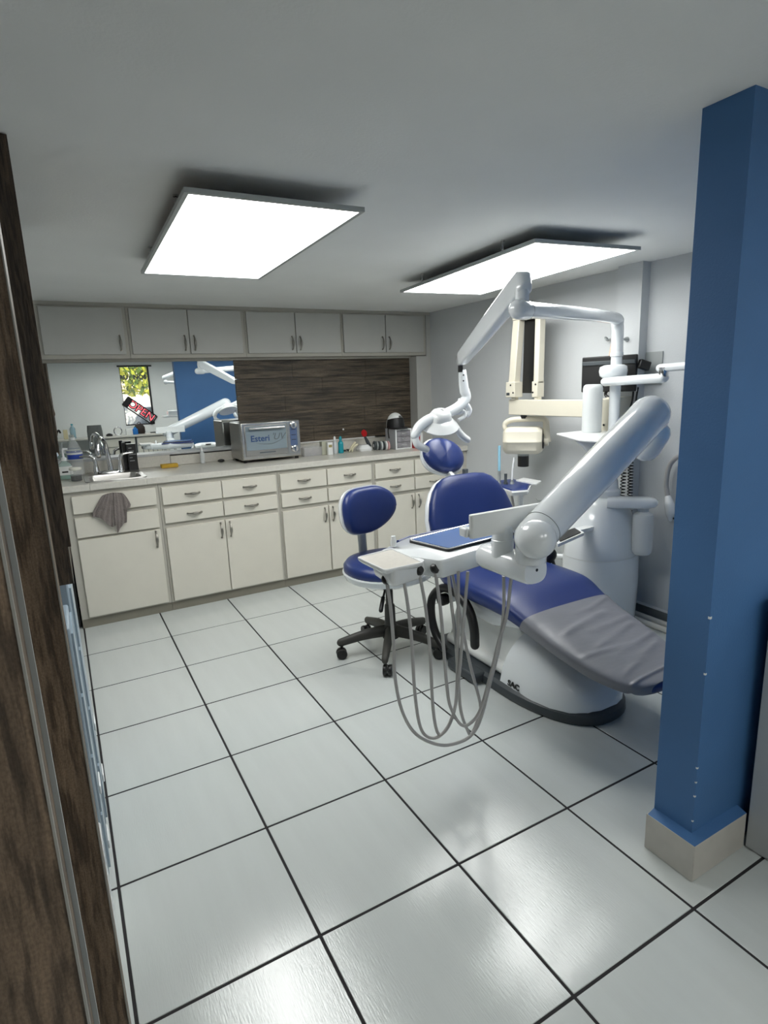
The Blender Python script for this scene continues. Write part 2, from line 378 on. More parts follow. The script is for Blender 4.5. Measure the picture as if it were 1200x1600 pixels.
# ------------------------------------------------------------------ cabinets
def bow_handle(c, L, ax, out, parent, th=.0075):
    c = Vector(c); ax = Vector(ax); out = Vector(out); P = []; R = []
    for k in range(13):
        t = k / 12 * 2 - 1; P.append(c + ax * L / 2 * t + out * (.004 + .022 * (1 - t * t) ** .8)); R.append(th * (1.0 - .45 * abs(t)) * (1.25 if abs(t) < .5 else 1))
    mb = MB().tube(P, R, 10); mb.lathe([(.007, 0), (.006, .006)], c - ax * L / 2, 10, out); mb.lathe([(.007, 0), (.006, .006)], c + ax * L / 2, 10, out)
    return mb.build('handle', m_nickel, parent)
FY = 3.91           # face frame plane of the base cabinets; doors stand 20 mm proud
def front(name, x0, x1, z0, z1, t, mat, y=FY):
    return MB().box(x0, x1, y - .019, y, z0, z1).build(name, mat, t, bevel=.0025)
def base_cabinet(x0, x1, bays, label, sink=False):
    t = thing('base_cabinet', label, 'cabinet', ((x0 + x1) / 2, 4.2, 0), 'white base cabinets')
    b = MB(); b.box(x0, x1, FY, FY + .02, .058, .862); b.box(x0, x0 + .018, FY + .02, 4.46, .058, .862); b.box(x1 - .018, x1, FY + .02, 4.46, .058, .862); b.box(x0, x1, FY + .02, 4.46, .058, .076); b.box(x0, x1, 4.45, 4.46, .058, .862)
    b.build('body', m_frame, t)
    MB().box(x0, x1, FY + .004, FY + .018, 0, .0575).build('toe_kick', m_toe, t)
    for (a, c, hinge) in bays:
        for k, (z0, z1) in enumerate(((.718, .834), (.597, .694))):
            if sink:
                front('false_front', a, c, .580 if k else .728, .703 if k else .836, t, m_cab)
            else:
                d = front('drawer', a, c, z0, z1, t, m_cab); bow_handle(((a + c) / 2, FY - .019, (z0 + z1) / 2), .088, (1, 0, 0), (0, -1, 0), d)
        d = front('door', a, c, .07, .566, t, m_cab)
        hx = c - .028 if hinge == 'L' else a + .028
        bow_handle((hx, FY - .019, .50 if not sink else .505), .10, (0, 0, 1), (0, -1, 0), d)
    return t
base_cabinet(-.03, .505, [(.012, .486, 'L')], 'white sink cabinet with two blank fronts and a hanging towel', True)
base_cabinet(.507, 1.297, [(.522, .899, 'L'), (.905, 1.28, 'R')], 'white base cabinet with drawers just right of the sink cabinet')
base_cabinet(1.299, 2.055, [(1.312, 1.664, 'L'), (1.672, 2.035, 'R')], 'white base cabinet with drawers behind the blue stool')
base_cabinet(2.057, 2.82, [(2.07, 2.418, 'L'), (2.428, 2.79, 'R')], 'white base cabinet with drawers behind the dental chair back')
def wall_cabinet(x0, x1, bays, label):
    t = thing('wall_cabinet', label, 'cabinet', ((x0 + x1) / 2, 4.5, 1.66), 'white wall cabinets')
    MB().box(x0, x1, YU + .02, 4.598, 1.662, CEIL - .023).build('body', m_frame, t)
    for (a, c, s) in bays:
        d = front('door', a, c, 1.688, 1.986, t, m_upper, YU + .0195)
        hx = c - .03 if s == 'L' else a + .03
        bow_handle((hx, YU, 1.762), .098, (0, 0, 1), (0, -1, 0), d)
    return t
wall_cabinet(-.05, .498, [(-.012, .474, 'L')], 'white wall cabinet with a single door, leftmost over the mirror')
wall_cabinet(.50, 1.302, [(.516, .894, 'L'), (.90, 1.278, 'R')], 'white double wall cabinet right above the window reflection in the mirror')
wall_cabinet(1.304, 2.09, [(1.318, 1.694, 'L'), (1.70, 2.075, 'R')], 'white double wall cabinet above the left half of the oak panel')
wall_cabinet(2.092, 2.90, [(2.106, 2.49, 'L'), (2.496, 2.868, 'R')], 'white double wall cabinet in the corner beside the right wall')
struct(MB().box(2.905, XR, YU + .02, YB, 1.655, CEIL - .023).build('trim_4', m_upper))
struct(MB().box(2.822, XR, FY + .005, 4.46, 0, .862).build('trim_5', m_frame))
struct(MB().box(-.3, 2.795, YU + .10, YU + .115, 1.645, 1.661).build('trim_6', m_frame))

# worktop with backsplash (cut out for the sink)
SX0, SX1, SY0, SY1 = .118, .440, 3.97, 4.28
wt = thing('worktop', 'long pale laminate worktop over the white base cabinets', 'worktop', (1.3, 4.2, .862))
b = MB(); zt = .902
b.box(-.30, SX0, 3.885, 4.50, .863, zt).box(SX1, 2.945, 3.885, 4.50, .863, zt).box(SX0, SX1, 3.885, SY0, .863, zt).box(SX0, SX1, SY1, 4.50, .863, zt)
b.build('slab', m_top, wt, bevel=.003)
MB().box(-.30, .685, 4.468, 4.499, zt + .001, .992).build('backsplash', m_top, wt, bevel=.002)
MB().box(.687, 2.798, 4.468, 4.499, zt + .001, .972).build('backsplash', m_top, wt, bevel=.002)
MB().box(-.30, 1.24, 4.462, 4.549, .982, .9995).build('ledge', m_greypanel, wt, bevel=.002)
MB().box(1.24, 2.798, 4.465, 4.53, .972, .978).build('ledge', m_top, wt)

# sink and faucet
sk = thing('sink', 'small stainless steel drop-in sink in the pale worktop', 'sink', (.26, 4.12, zt))
rim = rrect(SX0 - .018, SX1 + .018, SY0 - .018, SY1 + .10, zt + .001, .03); 
r2_ = rrect(SX0 - .016, SX1 + .016, SY0 - .016, SY1 + .098, zt + .005, .03); r3 = rrect(SX0 + .012, SX1 - .012, SY0 + .012, SY1 - .012, zt + .004, .04)
r4 = rrect(SX0 + .016, SX1 - .016, SY0 + .016, SY1 - .016, zt - .01, .045); r5 = rrect(SX0 + .03, SX1 - .03, SY0 + .03, SY1 - .03, zt - .13, .05); r6 = rrect(.25, .27, 4.11, 4.13, zt - .135, .009)
MB().loft([rim, r2_, r3, r4, r5, r6], cap=False).build('basin', m_steel, sk)
MB().lathe([(.03, 0), (.03, .003), (.012, .004)], (.26, 4.12, zt - .136), 16).build('drain', m_chrome, sk)
FYY = 4.33
fa = thing('faucet', 'chrome gooseneck faucet with two lever handles behind the sink', 'faucet', (.262, FYY, zt))
MB().loft([sell((.262, FYY, zt + .006), (1, 0, 0), (0, 1, 0), .095, .026, 3), sell((.262, FYY, zt + .02), (1, 0, 0), (0, 1, 0), .092, .023, 3), sell((.262, FYY, zt + .026), (1, 0, 0), (0, 1, 0), .08, .016, 3)]).build('base_plate', m_chrome, fa)
MB().tube([(.275, FYY, zt + .02), (.272, FYY, zt + .07), (.265, FYY, zt + .16), (.255, FYY - .02, zt + .22), (.235, FYY - .07, zt + .245), (.215, FYY - .12, zt + .225), (.205, FYY - .14, zt + .175)], [.019, .017, .014, .013, .012, .012, .012], 14, smooth=6).build('spout', m_chrome, fa)
MB().lathe([(.012, 0), (.017, .01), (.018, .05), (.013, .062)], (.204, FYY - .142, zt + .125), 14).build('spray_head', m_chrome, fa)
for sx in (-1, 1):
    x = .262 + sx * .075
    h = MB().lathe([(.02, 0), (.017, .02), (.012, .05), (.012, .07)], (x, FYY, zt + .022), 14)
    h.tube([(x, FYY, zt + .085), (x + sx * .012, FYY, zt + .118), (x + sx * .045, FYY, zt + .128), (x + sx * .085, FYY, zt + .13)], [.012, .010, .008, .006], 10, smooth=4, dome=True)
    h.build('lever', m_chrome, fa)
# soap, bottles, jar on the sink end
def base_at(u, v, z): return at(u, v, z=z)
so = thing('soap_dispenser', 'clear pump bottle of pale green hand soap with white label', 'soap', (.005, 4.25, zt))
cx, cy = .005, 4.25
MB().loft([sell((cx, cy, zt + z), (1, 0, 0), (0, 1, 0), .042 * s, .03 * s, 2.6) for z, s in ((.001, .92), (.008, 1), (.085, 1), (.10, .85), (.112, .45), (.12, .38))]).build('bottle', M('soap_clear', (196, 222, 214), .1, var=0, alpha=.4), so)
MB().loft([sell((cx, cy, zt + z), (1, 0, 0), (0, 1, 0), .039, .027, 2.6) for z in (.006, .045)]).build('soap_fill', M('soap_green', (160, 205, 190), .2, var=.02), so)
MB().loft([sell((cx, cy, zt + z), (1, 0, 0), (0, 1, 0), .0428, .0308, 2.6) for z in (.03, .085)], cap=False).build('label', m_whitem, so)
pz = MB().lathe([(.017, 0), (.017, .02), (.007, .024), (.006, .062)], (cx, cy, zt + .119), 16); pz.tube([(cx, cy, zt + .18), (cx + .005, cy, zt + .195), (cx + .03, cy - .005, zt + .193)], [.008, .008, .005], 10); pz.build('pump', m_white, so)
MB().box(cx - .02, cx + .015, cy - .0318, cy - .0308, zt + .045, zt + .055).build('print', m_text_black, so)
bo = thing('water_bottle', 'clear plastic water bottle with blue label beside the faucet', 'bottle', (.075, 4.385, zt))
cx, cy = .075, 4.385
MB().lathe([(.040, .001), (.046, .01), (.046, .05), (.044, .06), (.046, .07), (.046, .14), (.045, .16), (.036, .19), (.018, .225), (.014, .235), (.014, .25)], (cx, cy, zt), 24).build('body', m_clear, bo)
MB().lathe([(.047, .115), (.047, .158)], (cx, cy, zt), 24, cap=False).build('label', M('label_blue', (44, 74, 170), .3, var=.1, scale=30), bo)
MB().lathe([(.0472, .145), (.0472, .157)], (cx, cy, zt), 24, cap=False).build('label_band', m_whitem, bo)
MB().lathe([(.016, .238), (.016, .256)], (cx, cy, zt), 16).build('cap', m_whitem, bo)
ja = thing('glass_jar', 'short glass jar with white lid and dark liquid by the sink', 'jar', (.060, 4.10, zt))
cx, cy = .060, 4.10
MB().lathe([(.028, .002), (.033, .008), (.033, .062), (.028, .07)], (cx, cy, zt), 22).build('body', M('jar_glass', (225, 230, 228), .05, var=0, alpha=.12), ja)
MB().lathe([(.0305, .004), (.0315, .036)], (cx, cy, zt), 22).build('liquid', m_black, ja)
MB().lathe([(.034, .07), (.036, .072), (.036, .085), (.031, .089)], (cx, cy, zt), 22).build('lid', M('lid_cream', (226, 226, 214), .4, var=.02), ja)
bk = thing('black_carton', 'tall black carton standing right of the faucet', 'box', (.425, 4.42, zt))
MB().box(.395, .455, 4.375, 4.435, zt + .0005, zt + .185).build('carton', m_black, bk, bevel=.001)
for k in range(5): MB().box(.405, .425 + .012 * (k % 3), 4.3742, 4.3749, zt + .155 - k * .022, zt + .160 - k * .022).build('print', M('print_pale', (150, 150, 150), .5, var=0), bk)
b2 = MB().box(.372, .393, 4.43, 4.462, zt + .0005, zt + .195).build('black_box', m_black, None, bevel=.001); tag(b2, 'slim black box half hidden behind the tall black carton', 'box')
sp = MB().loft([rrect(.60, .715, 4.33, 4.395, zt + z, .008) for z in (.001, .026)]).build('sponge', m_yellow, None, bevel=.003); tag(sp, 'yellow sponge lying on the worktop right of the sink', 'sponge')
dt = thing('dropper_bottle', 'small white squeeze bottle under the mirror right of the yellow sponge', 'bottle', (.905, 4.42, zt))
MB().lathe([(.016, .001), (.017, .006), (.017, .075), (.008, .09)], (.905, 4.42, zt), 18).build('body', m_frost, dt)
MB().lathe([(.009, .09), (.008, .104), (.0025, .125), (.002, .13)], (.905, 4.42, zt), 14).build('nozzle', m_white, dt)
pn = MB().sphere((1.03, 4.38, zt + .012), .024, sc=(1.1, .7, .5)).build('rubber_mixing_bulb', m_black); tag(pn, 'small dark rounded thing left of the steel oven', 'tool')
# towel over the upper blank front of the sink cabinet
def towel():
    N, Mm = 56, 30; top = .838; cxm = .238
    def shape(u, v):
        half = .045 + .062 * min(1, v * 1.25) ** .8
        low_ = .135 + .075 * math.exp(-((u + .05) / .42) ** 2) + (.055 if .12 < u < .75 else 0) * 1.0 - (.03 if u > .8 else 0)
        x = cxm + u * half - .02 * v + .012 * (1 - v) * u
        z = top - v * low_ - .012 * u * u * (1 - v)
        fold = .010 * abs(math.sin(u * 4.4 + .55)) ** .7 + .006 * math.sin(u * 13 + 2 * v) ** 2
        crease = -.014 * math.exp(-((u - .02) / .035) ** 2)
        y = FY - .0245 - (.35 + .9 * v) * (fold + .012 * (1 - u * u)) - crease * (.4 + v * .6)
        return Vector((x, min(y, FY - .0245), z))
    vs = []; fs = []; mb = MB()
    for sgn in (0, 1):
        for i in range(Mm + 1):
            for j in range(N + 1): vs.append(shape(j / N * 2 - 1, i / Mm) + Vector((0, .0045 * sgn, 0)))
    n1 = (N + 1) * (Mm + 1); q = lambda i, j, s_: s_ * n1 + i * (N + 1) + j
    for i in range(Mm):
        for j in range(N):
            fs.append((q(i, j, 0), q(i, j + 1, 0), q(i + 1, j + 1, 0), q(i + 1, j, 0))); fs.append((q(i, j, 1), q(i + 1, j, 1), q(i + 1, j + 1, 1), q(i, j + 1, 1)))
    edge = [(0, j) for j in range(N)] + [(i, N) for i in range(Mm)] + [(Mm, j) for j in range(N, 0, -1)] + [(i, 0) for i in range(Mm, 0, -1)]
    for k in range(len(edge)):
        e0 = edge[k]; e1 = edge[(k + 1) % len(edge)]; fs.append((q(*e0, 0), q(*e0, 1), q(*e1, 1), q(*e1, 0)))
    mb.add(vs, fs); return mb.build('hand_towel', m_towel, ang=60)
tag(towel(), 'grey terry towel hanging over the blank front of the sink cabinet', 'towel')

# ------------------------------------------------------------------ steriliser oven
ox0, ox1, oy0, oy1, oz0, oz1 = 1.128, 1.585, 4.155, 4.44, zt + .018, zt + .292
ov = thing('steriliser_oven', 'brushed steel countertop oven with grey glass door and dial panel', 'oven', ((ox0 + ox1) / 2, 4.3, zt))
MB().box(ox0, ox1, oy0, oy1, oz0, oz1).build('body', m_steel, ov, bevel=.012, seg=3)
MB().box(ox0 + .006, ox1 - .006, oy0 - .01, oy0 + .004, oz0 + .004, oz1 - .004).build('face', M('steel_bright', (205, 203, 198), .25, 1.0, var=.03), ov, bevel=.006)
dr = MB().box(ox0 + .028, ox0 + .348, oy0 - .016, oy0 - .009, oz0 + .03, oz1 - .024).build('door', m_steel, ov, bevel=.004)
MB().box(ox0 + .036, ox0 + .340, oy0 - .018, oy0 - .0155, oz0 + .072, oz1 - .03).build('glass', m_ovenglass, dr)
hb = MB().tube([(ox0 + .055, oy0 - .045, oz1 - .045), (ox0 + .32, oy0 - .045, oz1 - .045)], .008, 12)
for x in (ox0 + .07, ox0 + .305): hb.box(x - .008, x + .008, oy0 - .043, oy0 - .0175, oz1 - .051, oz1 - .039)
hb.build('handle', m_chrome, dr)
rx = (math.pi / 2, 0, 0)
text('lettering', "Esteri", .062, m_text_blue, dr, (ox0 + .068, oy0 - .0185, oz0 + .135), rx, bold=.0012)
text('lettering', "'UV", .068, m_text_grey, dr, (ox0 + .222, oy0 - .0185, oz0 + .140), rx, shear=.35)
MB().tube([(ox0 + .11, oy0 - .0185, oz0 + .122), (ox0 + .17, oy0 - .0185, oz0 + .112), (ox0 + .24, oy0 - .0185, oz0 + .114), (ox0 + .33, oy0 - .0185, oz0 + .150)], [.0008, .002, .0025, .0008], 6, smooth=6).build('swoosh', m_text_grey, dr)
MB().box(ox0 + .13, ox0 + .25, oy0 - .0172, oy0 - .0161, oz0 + .048, oz0 + .056).build('print', m_text_grey, dr)
MB().box(ox1 - .085, ox1 - .03, oy0 - .0115, oy0 - .0098, oz0 + .085, oz1 - .05).build('control_panel', M('panel_blue', (86, 104, 140), .35, var=.05), ov)
for k, z in enumerate((oz0 + .205, oz0 + .165, oz0 + .13)):
    MB().box(ox1 - .076, ox1 - .04, oy0 - .0125, oy0 - .0114, z - .004, z).build('print', m_text_black, ov)
for z in (oz0 + .235, oz0 + .06):
    kb = MB().lathe([(.026, 0), (.024, .012), (.02, .014)], (ox1 - .057, oy0 - .0105, z), 22, (0, -1, 0)); kb.box(ox1 - .061, ox1 - .053, oy0 - .034, oy0 - .024, z - .019, z + .019); kb.build('dial', m_chrome, ov)
for x in (ox0 + .03, ox1 - .03):
    for y in (oy0 + .03, oy1 - .03): MB().lathe([(.013, 0), (.015, .019)], (x, y, zt + .0005), 12).build('foot', m_black, ov)

# ------------------------------------------------------------------ small things along the worktop
def P(u, v): return at(u, v, z=zt)
q0, q1 = P(475, 714), P(505, 711)
pb = thing('clear_box', 'long clear plastic box just right of the steel oven', 'box', (q0 + q1) / 2)
x0, x1, y0 = q0.x, q1.x, q1.y - .01; y1 = y0 + .09
MB().loft([rrect(x0 + .006, x1 - .006, y0 + .006, y1 - .006, zt + .001, .01), rrect(x0, x1, y0, y1, zt + .066, .012)]).build('tub', M('cloudy_plastic', (205, 205, 208), .2, var=.06, scale=30, alpha=.45), pb)
MB().loft([rrect(x0 - .003, x1 + .003, y0 - .003, y1 + .003, zt + .067, .012), rrect(x0 - .003, x1 + .003, y0 - .003, y1 + .003, zt + .076, .012)]).build('lid', m_clear, pb)
for k in range(4): MB().tube([(x0 + .03 + k * .026, y0 + .03, zt + .012), (x0 + .045 + k * .026, y1 - .03, zt + .02)], .007, 8).build('contents', [m_alu, m_dkgrey, m_whitem, m_alu][k], pb)
q = P(508, 711); tb = thing('sage_carton', 'small sage coloured carton between clear box and white bottles', 'box', q)
MB().box(q.x - .022, q.x + .020, q.y, q.y + .05, zt + .001, zt + .105).build('carton', M('carton_sage', (176, 176, 158), .5, var=.06), tb, bevel=.002)
q = P(517, 711)
lp_ = thing('label_pack', 'flat white pack standing right of the sage carton', 'box', q)
MB().box(q.x - .021, q.x + .021, q.y, q.y + .03, zt + .001, zt + .098).build('pack', m_whitem, lp_, bevel=.002)
MB().box(q.x - .014, q.x + .014, q.y - .0012, q.y - .0002, zt + .06, zt + .08).build('print', M('print_gold', (150, 140, 90), .4, var=0), lp_)
def bottle(name, q, r, h, mat, capmat, label, neck=.45, caph=.03):
    t = thing(name, label, 'bottle', q); x, y = q.x, q.y
    MB().lathe([(r * .9, .001), (r, .008), (r, h * .75), (r * .8, h * .86), (r * neck, h * .92), (r * neck, h)], (x, y, zt), 20).build('body', mat, t)
    MB().lathe([(r * neck * 1.15, h), (r * neck * 1.15, h + caph * .6), (r * .25, h + caph)], (x, y, zt), 16).build('cap', capmat, t); return t
bottle('squeeze_bottle', P(524, 709), .018, .108, M('milky', (214, 220, 222), .3, var=.02, alpha=.85), m_white, 'slim milky white bottle standing left of the teal bottle')
bottle('teal_bottle', P(533, 708), .022, .105, m_tealg, m_tealg, 'teal blue capped bottle on the worktop under the oak panel')
gl = MB(); c = P(542, 705) + Vector((0, 0, .006))
for s in (-1, 1): gl.tube([c + Vector((s * .025 + .019 * math.cos(a), .012 * math.sin(a), 0)) for a in [k * .42 for k in range(16)]], .004, 6)
gl.tube([c + Vector((-.044, .01, 0)), c + Vector((-.03, .07, 0))], .003, 6).tube([c + Vector((.044, .01, 0)), c + Vector((.03, .07, 0))], .003, 6)
tag(gl.build('eyeglasses', m_black), 'black folded glasses lying right of the teal bottle', 'glasses')
a = P(546, 707) + Vector((0, 0, .008)); cl = thing('cream_pliers', 'cream pliers lying open in front of the white dish', 'pliers', a)
m_cr = M('cream_plastic', (214, 208, 180), .4, var=.03)
MB().tube([a, a + Vector((.03, .02, .03)), a + Vector((.075, .04, .065))], [.007, .008, .009], 10, smooth=3).build('jaw', m_cr, cl)
MB().tube([a + Vector((.02, -.01, 0)), a + Vector((.045, .02, .025)), a + Vector((.09, .03, .05))], [.007, .008, .009], 10, smooth=3).build('jaw', m_cr, cl)
q = P(572, 705) + Vector((0, .04, 0)); tr = thing('white_dish', 'white slanted dish holding the red topped tool', 'dish', q)
MB().loft([[v + Vector((0, 0, .03 * max(0, (q.x - v.x) / .055) * 0)) for v in rrect(q.x - .05, q.x + .055, q.y - .05, q.y + .05, zt + .001, .02)], rrect(q.x - .055, q.x + .06, q.y - .055, q.y + .055, zt + .02, .025), rrect(q.x - .03, q.x + .035, q.y - .03, q.y + .035, zt + .05, .02)]).build('dish', m_white, tr)
y_ = q.y + .075; rd = thing('red_spatula', 'grey handled tool with round red head leaning by the oak panel', 'tool', at(577, 700, y=y_))
MB().tube([at(578, 698, y=y_), at(574, 690, y=y_), at(570, 682, y=y_)], [.017, .016, .010], 12, smooth=4, flat=.6).build('handle', m_dkgrey, rd)
MB().lathe([(.001, -.006), (.028, -.005), (.030, 0), (.028, .005), (.001, .006)], at(569, 677, y=y_), 24, (.3, -1, .2), sx=1).build('head', m_red, rd)
dl = ['dark grey strip dispenser at the left end of the disc row', 'silver strip dispenser second from left in the disc row', 'dark strip dispenser third from left in the disc row', 'clear strip dispenser in the middle of the disc row', 'dark strip dispenser right of the clear one in the disc row', 'white strip dispenser beside the pink one in the disc row', 'pink strip dispenser at the right end of the disc row']
for k in range(7):
    p = P(588 + k * 3.6, 704); q = thing('tape_disc', dl[k], 'disc', p, 'row of strip dispensers')
    mt = [m_dkgrey, m_alu, m_dkgrey, m_frost, m_dkgrey, m_whitem, M('pinkish', (206, 160, 160), .4, var=.03)][k]
    c = Vector((p.x, p.y + .03, zt + .0378))
    MB().lathe([(.004, -.006), (.034, -.006), (.037, -.004), (.037, .004), (.034, .006), (.004, .006)], c, 24, (1, -.15, 0)).build('case', mt, q)
    MB().lathe([(.001, -.008), (.013, -.008), (.013, .008), (.001, .008)], c, 16, (1, -.15, 0)).build('hub', m_whitem, q)
g0, g1 = P(619, 703), P(648, 701); gx0, gx1 = g0.x, g0.x + .15; gy0 = g0.y; gy1 = gy0 + .17; gh = .165
og = thing('drawer_organiser', 'small white organiser with three clear drawers in the corner', 'organiser', ((gx0 + gx1) / 2, gy0 + .08, zt))
b = MB(); b.box(gx0, gx1, gy0 + .006, gy1, zt + .001, zt + .008).box(gx0, gx1, gy0 + .006, gy1, zt + gh - .008, zt + gh).box(gx0, gx0 + .006, gy0 + .006, gy1, zt + .008, zt + gh - .008).box(gx1 - .006, gx1, gy0 + .006, gy1, zt + .008, zt + gh - .008).box(gx0, gx1, gy1 - .006, gy1, zt + .008, zt + gh - .008)
b.build('shell', M('organiser_grey', (178, 182, 186), .4, var=.03), og, bevel=.001)
b = MB(); b.box(gx0 - .002, gx0 + .011, gy0, gy0 + .006, zt + .001, zt + gh).box(gx1 - .011, gx1 + .002, gy0, gy0 + .006, zt + .001, zt + gh).box(gx0 + .011, gx1 - .011, gy0, gy0 + .006, zt + .001, zt + .011).box(gx0 + .011, gx1 - .011, gy0, gy0 + .006, zt + gh - .011, zt + gh)
b.build('frame', m_white, og, bevel=.001)
for k in range(3):
    z = zt + .013 + k * .047
    d = MB().box(gx0 + .012, gx1 - .012, gy0 - .002, gy0 + .003, z, z + .044).build('drawer', M('smoky_plastic', (140, 138, 142), .12, var=.25, scale=28), og)
    MB().tube([((gx0 + gx1) / 2 - .025, gy0 - .003, z + .026), ((gx0 + gx1) / 2, gy0 - .014, z + .022), ((gx0 + gx1) / 2 + .025, gy0 - .003, z + .026)], .004, 8, smooth=3).build('handle', m_clear, d)
# cap on the organiser
cc = Vector((gx0 + .055, gy0 + .09, zt + gh + .001)); cp = thing('baseball_cap', 'white front cap with black brim on the drawer organiser', 'cap', cc)
def capring(t, k=1.0, n=28, a0=0, a1=2 * math.pi, close=True):
    m = n if close else n - 1
    return [cc + Vector((.074 * k * math.cos(t) * math.cos(a), .082 * k * math.cos(t) * math.sin(a) + .005, .004 + .125 * math.sin(t) ** .85 * (1 + .04 * (k - 1)))) for a in [a0 + (a1 - a0) * j / m for j in range(n)]]
rings = [capring(i / 8 * math.pi / 2) for i in range(9)]; rings[-1] = [rings[-1][0].lerp(p, .02) for p in rings[-2]]
MB().loft(rings).build('crown', m_whitem, cp, ang=80)
MB().loft([capring(i / 8 * math.pi / 2, 1.03, 25, math.pi * .95, math.pi * 2.05, False) for i in range(3)] + [[p + Vector((0, 0, .018 * math.sin(math.pi * j / 24))) for j, p in enumerate(capring(2.6 / 8 * math.pi / 2, 1.03, 25, math.pi * .95, math.pi * 2.05, False))]], cap=False, closed=False).build('front_band', m_black, cp, ang=80)
MB().loft([[cc + Vector((.078 * math.cos(a), -.01 + (.13 if math.sin(a) < 0 else .05) * math.sin(a), z + .03 * (1 - math.cos(a) ** 2) * 0)) for a in [2 * math.pi * k / 32 for k in range(32)]] for z in (.0015, .011)]).build('brim', m_black, cp)
text('emblem', 'P', .05, m_text_black, cp, cc + Vector((-.006, -.071, .073)), (math.radians(58), 0, .1), shear=.25, bold=.002)
MB().tube([cc + Vector((-.07, .0, .01)), cc + Vector((-.085, -.02, -.02)), cc + Vector((-.078, -.02, -.075))], .0045, 8, smooth=3).build('strap', m_black, cp)
s0_, s1_ = P(652, 700), P(667, 698); sy = s0_.y
sh = thing('sharps_container', 'red sharps container behind the white lamp handle in the corner', 'container', (s0_ + s1_) / 2)
x0, x1 = gx1 + .012, gx1 + .085
MB().loft([rrect(x0 + .004, x1 - .004, sy + .004, sy + .10, zt + .001, .012), rrect(x0, x1, sy, sy + .105, zt + .125, .014)]).build('bin', m_red, sh)
MB().loft([rrect(x0 - .001, x1 + .001, sy - .001, sy + .106, zt + .126, .014), rrect(x0 + .006, x1 - .006, sy + .006, sy + .10, zt + .14, .014)]).build('lid', m_red, sh)
wb = MB().box(x1 + .004, x1 + .03, sy + .02, sy + .09, zt + .001, zt + .12).build('white_carton', m_whitem, None, bevel=.002); tag(wb, 'narrow white carton right of the red sharps container', 'box')
# ------------------------------------------------------------------ dental chair
CX = 1.86
ch = thing('dental_chair', 'reclined navy vinyl dental chair with white base and grey foot cover', 'dental chair', (CX, 1.95, 0))
def baseline(s, dx=0):   # rounded plan outline of the floor base
    out = []
    for k in range(25):
        t = math.pi + math.pi * k / 24; ct, st = math.cos(t), math.sin(t)
        out.append(Vector((CX + (.248 + s) * math.copysign(abs(ct) ** .8, ct), 1.90 + (.425 + s) * -abs(st) ** .95, 0)))
    return out + [Vector((CX + .248 + s, 2.50 + s, 0)), Vector((CX - .248 - s, 2.50 + s, 0))]
b = MB(); b.loft([[p + Vector((0, 0, .001)) for p in baseline(-.004)], [p + Vector((0, 0, .012)) for p in baseline(.002)], [p + Vector((0, 0, .045)) for p in baseline(0)], [p + Vector((0, 0, .058)) for p in baseline(-.016)]])
b.build('base_plate', m_dkgrey, ch)
# white domed base cover under the footrest
rings = []
for y, hw, h in ((1.497, .05, .015), (1.515, .105, .055), (1.56, .165, .11), (1.63, .205, .155), (1.72, .225, .20), (1.82, .232, .255), (1.92, .232, .295)):
    r = []
    for k in range(19):
        t = math.pi * k / 18; ct, st = math.cos(t), math.sin(t)
        r.append(Vector((CX - hw * math.copysign(abs(ct) ** .75, ct), y + .10 * (1 - (h * st) / .30) * (1 if y > 1.9 else (y - 1.497) / .42) - .10 * ((y - 1.497) / .42), .052 + h * abs(st) ** .7)))
    rings.append(r)
MB().loft(rings).build('base_cover', m_gloss, ch, ang=50)
text('marking', 'SAC', .036, m_text_black, ch, (CX - .2375, 1.86, .066), (math.radians(84), 0, -math.pi / 2 + .04), sx=1.1, bold=.0015)
